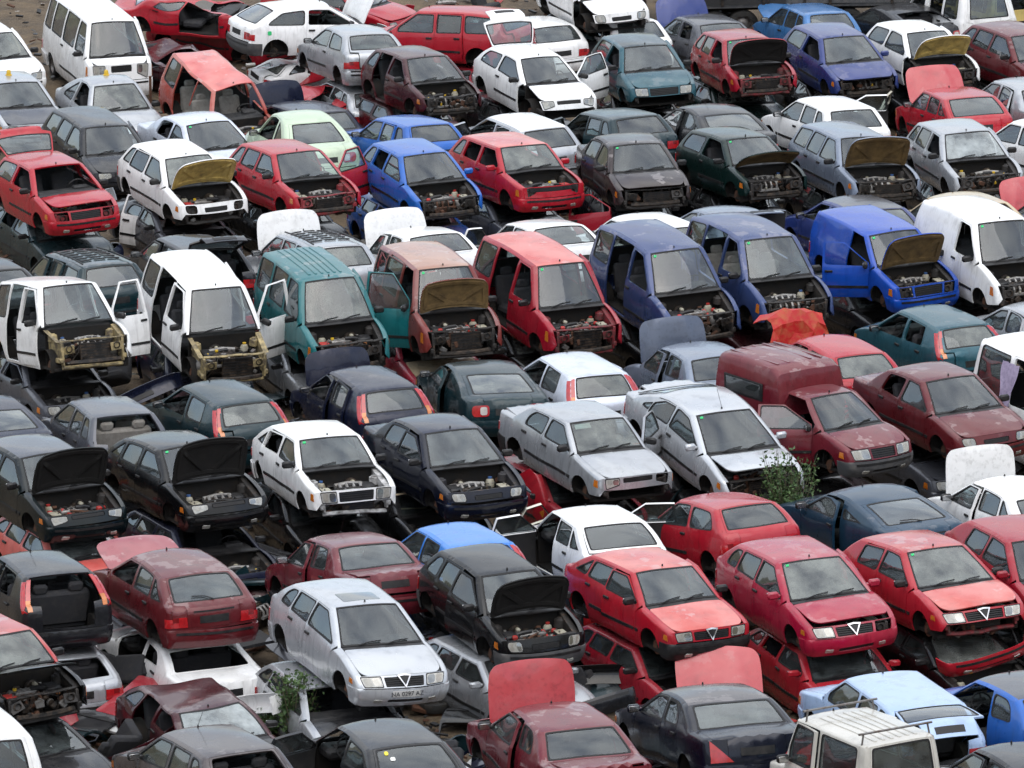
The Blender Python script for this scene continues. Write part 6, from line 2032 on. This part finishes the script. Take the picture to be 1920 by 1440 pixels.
# loose extras on single cars
def lilac(cid):
    root, car_, objs = CARS[cid]
    x0 = car_.X(3.5)
    V, Fc = [], []
    n, m = 10, 14
    for j in range(m):
        u = j / (m - 1)
        z = 2.02 - 1.05 * u
        w = .26 - .10 * u + .03 * math.sin(u * 9)
        for i in range(n):
            a = i / (n - 1) - .5
            x = x0 + a * w * 2
            y = float(car_.side([(x, z)], -1)[0][1]) - .03 - .02 * math.sin(i * 1.9 + j * .3)
            V.append((x, y, z))
    for j in range(m - 1):
        for i in range(n - 1):
            k = j * n + i
            Fc.append((k, k + 1, k + n + 1, k + n))
    mb = MB()
    mb.add(V, Fc)
    add_part(cid, 'lilac_cloth', mb, ['lilac'])
lilac('E9')
def crumpled():
    root, car_, objs = CARS['E7']
    R = random.Random(4)
    x0, z0 = car_.X(car_.xc) + .05, car_.zc
    nu, nv = 7, 8
    V, Fc = [], []
    for i in range(nu):
        u = i / (nu - 1)
        for j in range(nv):
            v = j / (nv - 1) * 2 - 1
            h = .82 * math.sin(min(u * 1.25, 1) * math.pi * .62) - .22 * max(0, u - .6)
            w = .72 - .16 * math.sin(u * math.pi)
            V.append((x0 + .12 + .62 * u * u + R.uniform(-.05, .05), v * w + R.uniform(-.03, .03), z0 - .02 + h * (1 - .25 * v * v) + R.uniform(-.04, .04)))
    for i in range(nu - 1):
        for j in range(nv - 1):
            a = i * nv + j
            Fc += [(a, a + 1, a + nv + 1), (a, a + nv + 1, a + nv)] if (i + j) % 2 else [(a, a + 1, a + nv), (a + 1, a + nv + 1, a + nv)]
    mb = MB()
    mb.panel(np.array(V), Fc, .015, 0, 0, (x0 + 1, 0, z0 - 1))
    add_part('E7', 'crumpled_hood', mb, ['scorched'], ang=15)
crumpled()

# ------------------------------------------------------------------ loose panels lying about
def loose(mname, key, label, colour, u, v, z, rot, name, cat, group=None, slot1=None):
    car_ = model(mname)
    nm, me, org, par = car_.T[key]
    c = np.array([vv.co for vv in me.vertices]).mean(0)
    p = at(u, v, z)
    e = thing(name, label, cat, p, tuple(rad(r) for r in rot), group)
    o = child('panel' if name == 'scrap_metal' else nm, me, e, tuple(-c), (0, 0, 0), C[colour])
    if slot1:
        setslot(o, 1, slot1)
    for k, (n2, m2, org2, p2) in car_.T.items():
        if p2 == key and not k.startswith('win') and not k.startswith('mirr') and not k.startswith('fog'):
            child(n2, m2, o, tuple(org2 - org), (0, 0, 0), C[colour])
    return e
loose('alfa146', 'hood', 'loose faded red hood propped upright behind the navy saloon', 'pink', 1347, 1258, 1.0, (0, -70, 98), 'scrap_metal', 'car hood')
loose('golf', 'doorRF', 'loose crimson car door standing between white roofs', 'red2', 1105, 405, .95, (0, -12, -25), 'scrap_metal', 'car door')
loose('punto', 'doorLF', 'loose cream door frame standing behind the bright blue hatchback', 'cream', 1000, 985, .75, (0, 0, 55), 'scrap_metal', 'car door')
loose('escort', 'doorLB', 'loose tan door frame under the white boxy hatchback', 'beige', 768, 960, .7, (0, 0, 10), 'scrap_metal', 'car door')
loose('vento', 'doorRF', 'loose white door frame under the white hatchback with gold hood', 'white', 268, 412, .75, (0, 4, -20), 'scrap_metal', 'car door')
loose('golf', 'doorLF', 'loose cream door frame beside the white tail on hatchback', 'cream', 1660, 205, .8, (0, 0, 75), 'scrap_metal', 'car door')
loose('polo', 'doorRB', 'loose dark door leaning below the dark brown saloon', 'black', 1335, 380, .8, (0, 8, -20), 'scrap_metal', 'car door')
loose('polo', 'hood', 'loose red hood wedged below the silver hatchbacks', 'red', 600, 130, .75, (20, -30, -30), 'scrap_metal', 'car hood')
loose('polo', 'fenderR', 'loose red wing sticking up beside the navy saloon', 'red', 1010, 930, .8, (0, 55, -40), 'scrap_wing', 'car wing')

# ------------------------------------------------------------------ weeds
def leaf_mat():
    m, nt, b = nmat('weed_leaf')
    oi = N(nt, 'ShaderNodeTexCoord')
    n1 = noise(nt, 6., 2, oi.outputs['Object'])
    nt.links.new(mixc(nt, mrange(nt, n1, .35, .65), (.018, .045, .012), (.07, .13, .03)), b.inputs['Base Color'])
    b.inputs['Roughness'].default_value = .6
    b.inputs['Subsurface Weight'].default_value = 0.
    return m
M['leaf'] = leaf_mat()
M['stem'] = dirty('weed_stem', (.10, .09, .05), .8)
def weed(label, loc, h, w, nst, nl, seed):
    R = random.Random(seed)
    e = thing('weed_bush', label, 'plant', loc, (0, 0, 0), 'weeds growing between the cars')
    st, lf = MB(), MB()
    for k in range(nst):
        a = R.uniform(0, 6.28)
        tip = Vector((math.cos(a) * w * R.uniform(.2, 1), math.sin(a) * w * R.uniform(.2, 1), h * R.uniform(.55, 1)))
        mid = tip * .5 + Vector((R.uniform(-.1, .1), R.uniform(-.1, .1), .12))
        pts = [Vector((0, 0, 0)) * (1 - t) ** 2 + mid * 2 * t * (1 - t) + tip * t * t for t in np.linspace(0, 1, 7)]
        st.tube(pts, [.016 * (1 - .8 * i / 6) for i in range(7)], 0, 5)
        for j in range(nl):
            t = R.uniform(.25, 1.0)
            p = mid * 2 * t * (1 - t) + tip * t * t + Vector((R.gauss(0, .05), R.gauss(0, .05), R.gauss(0, .04)))
            d = Vector((R.gauss(0, 1), R.gauss(0, 1), R.gauss(.25, .6))).normalized()
            n = d.cross(Vector((R.gauss(0, 1), R.gauss(0, 1), R.gauss(0, 1)))).normalized()
            L = R.uniform(.05, .11)
            b_ = n * L * .30
            up = d.cross(n) * L * .12
            lf.add([p, p + d * L * .45 + b_ + up, p + d * L, p + d * L * .45 - b_ + up], [(0, 1, 2), (0, 2, 3)])
    child('stems', st.mesh('stems', ['stem']), e)
    child('leaves', lf.mesh('leaves', ['leaf'], smooth=False), e)
def under_px(u, v, z):
    p = at(u, v, z)
    return (p.x, p.y, 0)
weed('leafy green weed bush in front of the silver liftback', under_px(1476, 905, 1.45), 2.05, .55, 80, 34, 3)
weed('small weed bush behind the black hatchback at the bottom', under_px(556, 1318, .8), 1.35, .40, 44, 32, 5)
weed('weed sprouting beside the bare engine at left edge', under_px(12, 1310, .8), 1.1, .24, 14, 24, 6)
weed('low weed at the foot of the crashed maroon hatchback', under_px(508, 1362, .25), .55, .30, 14, 22, 8)

# rusty post standing by the silver round roofed car
e = thing('post', 'rusty upright post beside the silver round roofed car', 'post', at(283, 236, 0))
mb = MB()
mb.box((0, 0, .6), (.06, .06, 1.2), 0, bev=.1)
mb.box((0, 0, 1.19), (.075, .075, .03), 0, bev=.2)
child('shaft', mb.mesh('shaft', ['rust']), e)

# ------------------------------------------------------------------ trailers along the far edge
def trailer(label, u, v, L, yaw, col):
    p = at(u, v, 0)
    e = thing('trailer', label, 'trailer', p, (0, 0, rad(yaw)), 'trailers along the far edge of the yard')
    mb = MB()
    mb.box((0, 0, .78), (L, 1.0, .16), 0)
    for x in (-L * .3, L * .3):
        mb.box((x, 0, .62), (.1, 1.9, .14), 0)
    child('chassis', mb.mesh('chassis', ['iron']), e)
    mb = MB()
    mb.box((0, 0, .92), (L, 2.3, .08), 0)
    child('deck', mb.mesh('deck', ['greyplastic']), e)
    pm = MB()
    pm.box((0, 0, 0), (L - .1, .04, .24), 0, bev=.15)
    pme = pm.mesh('side_board', ['trim' if col else 'greyplastic'])
    for k in range(4):
        for sg in (1, -1):
            child('side_board', pme, e, (0, sg * 1.17, 1.09 + .26 * k))
    for x in np.linspace(-L / 2 + .1, L / 2 - .1, 5):
        for sg in (1, -1):
            mb = MB()
            mb.box((0, 0, 0), (.07, .05, 1.1), 0)
            child('stake', mb.mesh('stake', ['iron']), e, (x, sg * 1.21, 1.5))
    for x in (-L * .28, -L * .28 + .75):
        for sg in (1, -1):
            w = child('wheel', WHEEL[0], e, (x, sg * .95, .40), (0, 0, 0 if sg > 0 else math.pi))
            w.scale = (1.4, 1.4, 1.4)
            child('rim', WHEEL[1], w)
trailer('dark slatted trailer behind the slate grey saloon at the top', 1415, 62, 4.4, 8, 1)
trailer('dark flatbed trailer behind the dark grey coupe at the top', 1660, 58, 6.5, 4, 0)
trailer('dark trailer behind the white hatchbacks at the top', 1120, 40, 3.5, 10, 1)

# ------------------------------------------------------------------ scrap lying in the gaps
def gaps():
    R = random.Random(11)
    occ = [(q[0], q[1], q[2], model(mn).L / 2, model(mn).W / 2) for q, z, mn in PLACED.values() if z < .6]
    def free(x, y, m):
        for ox, oy, h, l, w in occ:
            dx, dy = x - ox, y - oy
            a, b_ = dx * math.cos(h) + dy * math.sin(h), -dx * math.sin(h) + dy * math.cos(h)
            if abs(a) < l + m and abs(b_) < w + m:
                return False
        return True
    kinds = [('golf', 'doorRF', 'door', 'car door', 'car door'), ('escort', 'doorLF', 'door', 'car door', 'car door'), ('saloon', 'hood', 'hood', 'car hood', 'hood'), ('polo', 'fbump', 'bumper', 'car bumper', 'bumper'),
             ('golf', 'rbump', 'bumper', 'car bumper', 'bumper'), ('golf', 'seatL', 'seat', 'car seat', 'car seat'), ('tyre',), ('tyre',), ('pipe',), ('engine',)]
    cols = [('black', 'black'), ('dgrey', 'dark grey'), ('navy', 'navy'), ('grey', 'grey'), ('dmaroon', 'maroon'), ('silver', 'silver'), ('red2', 'red'), ('dteal', 'dark green'), ('white', 'white')]
    pm = MB()
    pm.tube([(-.9, 0, .06), (-.3, .04, .07), (-.2, .1, .1), (.6, .12, .08), (.95, .1, .06)], .028, 0, 7)
    pm.tube([(-.3, .04, .07), (.1, .05, .08)], .085, 0, 10)
    pipe = pm.mesh('pipe', ['rust'])
    n = tries = 0
    used = set()
    near = [(CARS[cid][0].location, CARS[cid][0]['label']) for cid in CARS if len(CARS[cid][0]['label'].split()) < 10]
    while n < 270 and tries < 9000:
        tries += 1
        u, v = R.uniform(-60, 1980), R.uniform(20, 1600)
        if n > 170:
            u, v = R.uniform(-60, 1150), R.uniform(1020, 1560)
        if u < 330 and v < 260:
            continue
        p = at(u, v, 0)
        if not free(p.x, p.y, .12 if n < 170 else .02):
            continue
        k = R.choice(kinds)
        z = R.uniform(.03, .4)
        rz = R.uniform(0, 6.28)
        cc, cw_ = R.choice(cols)
        by = min(near, key=lambda q: (q[0].x - p.x) ** 2 + (q[0].y - p.y) ** 2)[1]
        word = {'tyre': 'old wheel', 'pipe': 'rusty exhaust pipe', 'engine': 'greasy engine', 'seatL': 'grey car seat'}.get(k[1] if k[0] == 'golf' and k[1] == 'seatL' else k[0]) or cw_ + ' ' + k[4]
        lab = 'loose %s by the %s' % (word, by)
        if lab in used:
            continue
        used.add(lab)
        if k[0] == 'tyre':
            e = thing('loose_wheel', lab, 'wheel', (p.x, p.y, .09), (rad(90), 0, rz), 'loose wheels between the cars')
            child('tyre', WHEEL[0], e)
            child('rim', WHEEL[1], e)
        elif k[0] == 'pipe':
            e = thing('exhaust_pipe', lab, 'exhaust', (p.x, p.y, .0), (0, 0, rz), 'loose exhaust pipes between the cars')
            child('pipe', pipe, e)
        elif k[0] == 'engine':
            e = thing('engine', lab, 'engine', (p.x, p.y, .45), (0, 0, rz), 'dumped engines between the cars')
            for nm, me in ENG[n % 4][:4]:
                child(nm, me, e)
        else:
            mn, key, nm, cat, word = k
            me = model(mn).T[key][1]
            V = np.array([q.co for q in me.vertices])
            c = V.mean(0)
            flat = {'door': (90 + R.uniform(-14, 14), R.uniform(-8, 8)), 'hood': (R.uniform(-14, 14), R.uniform(-20, 10)), 'bumper': (R.uniform(-20, 20), R.uniform(-30, 30)), 'seat': (R.uniform(-90, 90), R.uniform(-30, 30))}[nm]
            e = thing({'seat': 'scrap_chair', 'bumper': 'scrap_bumper'}.get(nm, 'scrap_metal'), lab, cat, (p.x, p.y, z + (.25 if nm in ('seat', 'bumper') else .05)), (rad(flat[0]), rad(flat[1]), rz), 'loose car panels between the cars')
            child('panel' if nm != 'seat' else 'cushion', me, e, tuple(-c), (0, 0, 0), C[cc])
        occ.append((p.x, p.y, 0, .22, .22))
        n += 1
gaps()

# ------------------------------------------------------------------ small litter trodden into the ground
def litter():
    R = np.random.RandomState(9)
    V, Fc, mi = [], [], []
    base = np.array([(x, y, z) for x in (-.5, .5) for y in (-.5, .5) for z in (-.5, .5)])
    Q = [(0, 1, 3, 2), (4, 6, 7, 5), (0, 4, 5, 1), (2, 3, 7, 6), (0, 2, 6, 4), (1, 5, 7, 3)]
    for k in range(5200):
        u, v = R.uniform(-40, 1960), R.uniform(-10, 1600)
        p = at(u, v, 0)
        sz = np.array((R.uniform(.03, .28), R.uniform(.02, .12), R.uniform(.008, .05)))
        if R.rand() < .06:
            sz *= 2.2
        rt = np.array(Matrix.Rotation(R.uniform(0, 6.28), 3, 'Z') @ Matrix.Rotation(R.normal(0, .25), 3, 'X') @ Matrix.Rotation(R.normal(0, .2), 3, 'Y'))
        o = len(V)
        V += ((base * sz) @ rt.T + np.array((p.x, p.y, .03 + R.uniform(0, .06)))).tolist()
        Fc += [tuple(i + o for i in f) for f in Q]
        mi += [R.choice(7, p=(.34, .2, .14, .12, .08, .06, .06))] * 6
    me = bpy.data.meshes.new('litter')
    me.from_pydata(V, [], Fc)
    for k in ('plastic', 'rust', 'greyplastic', 'steel', 'paper', 'redpart', 'glassdusty'):
        me.materials.append(M[k])
    me.polygons.foreach_set('material_index', mi)
    o = bpy.data.objects.new('litter', me)
    COL.objects.link(o)
    o['kind'] = 'stuff'
    o['label'] = 'small broken plastic, glass and metal scraps strewn over the ground'
    o['category'] = 'litter'
litter()
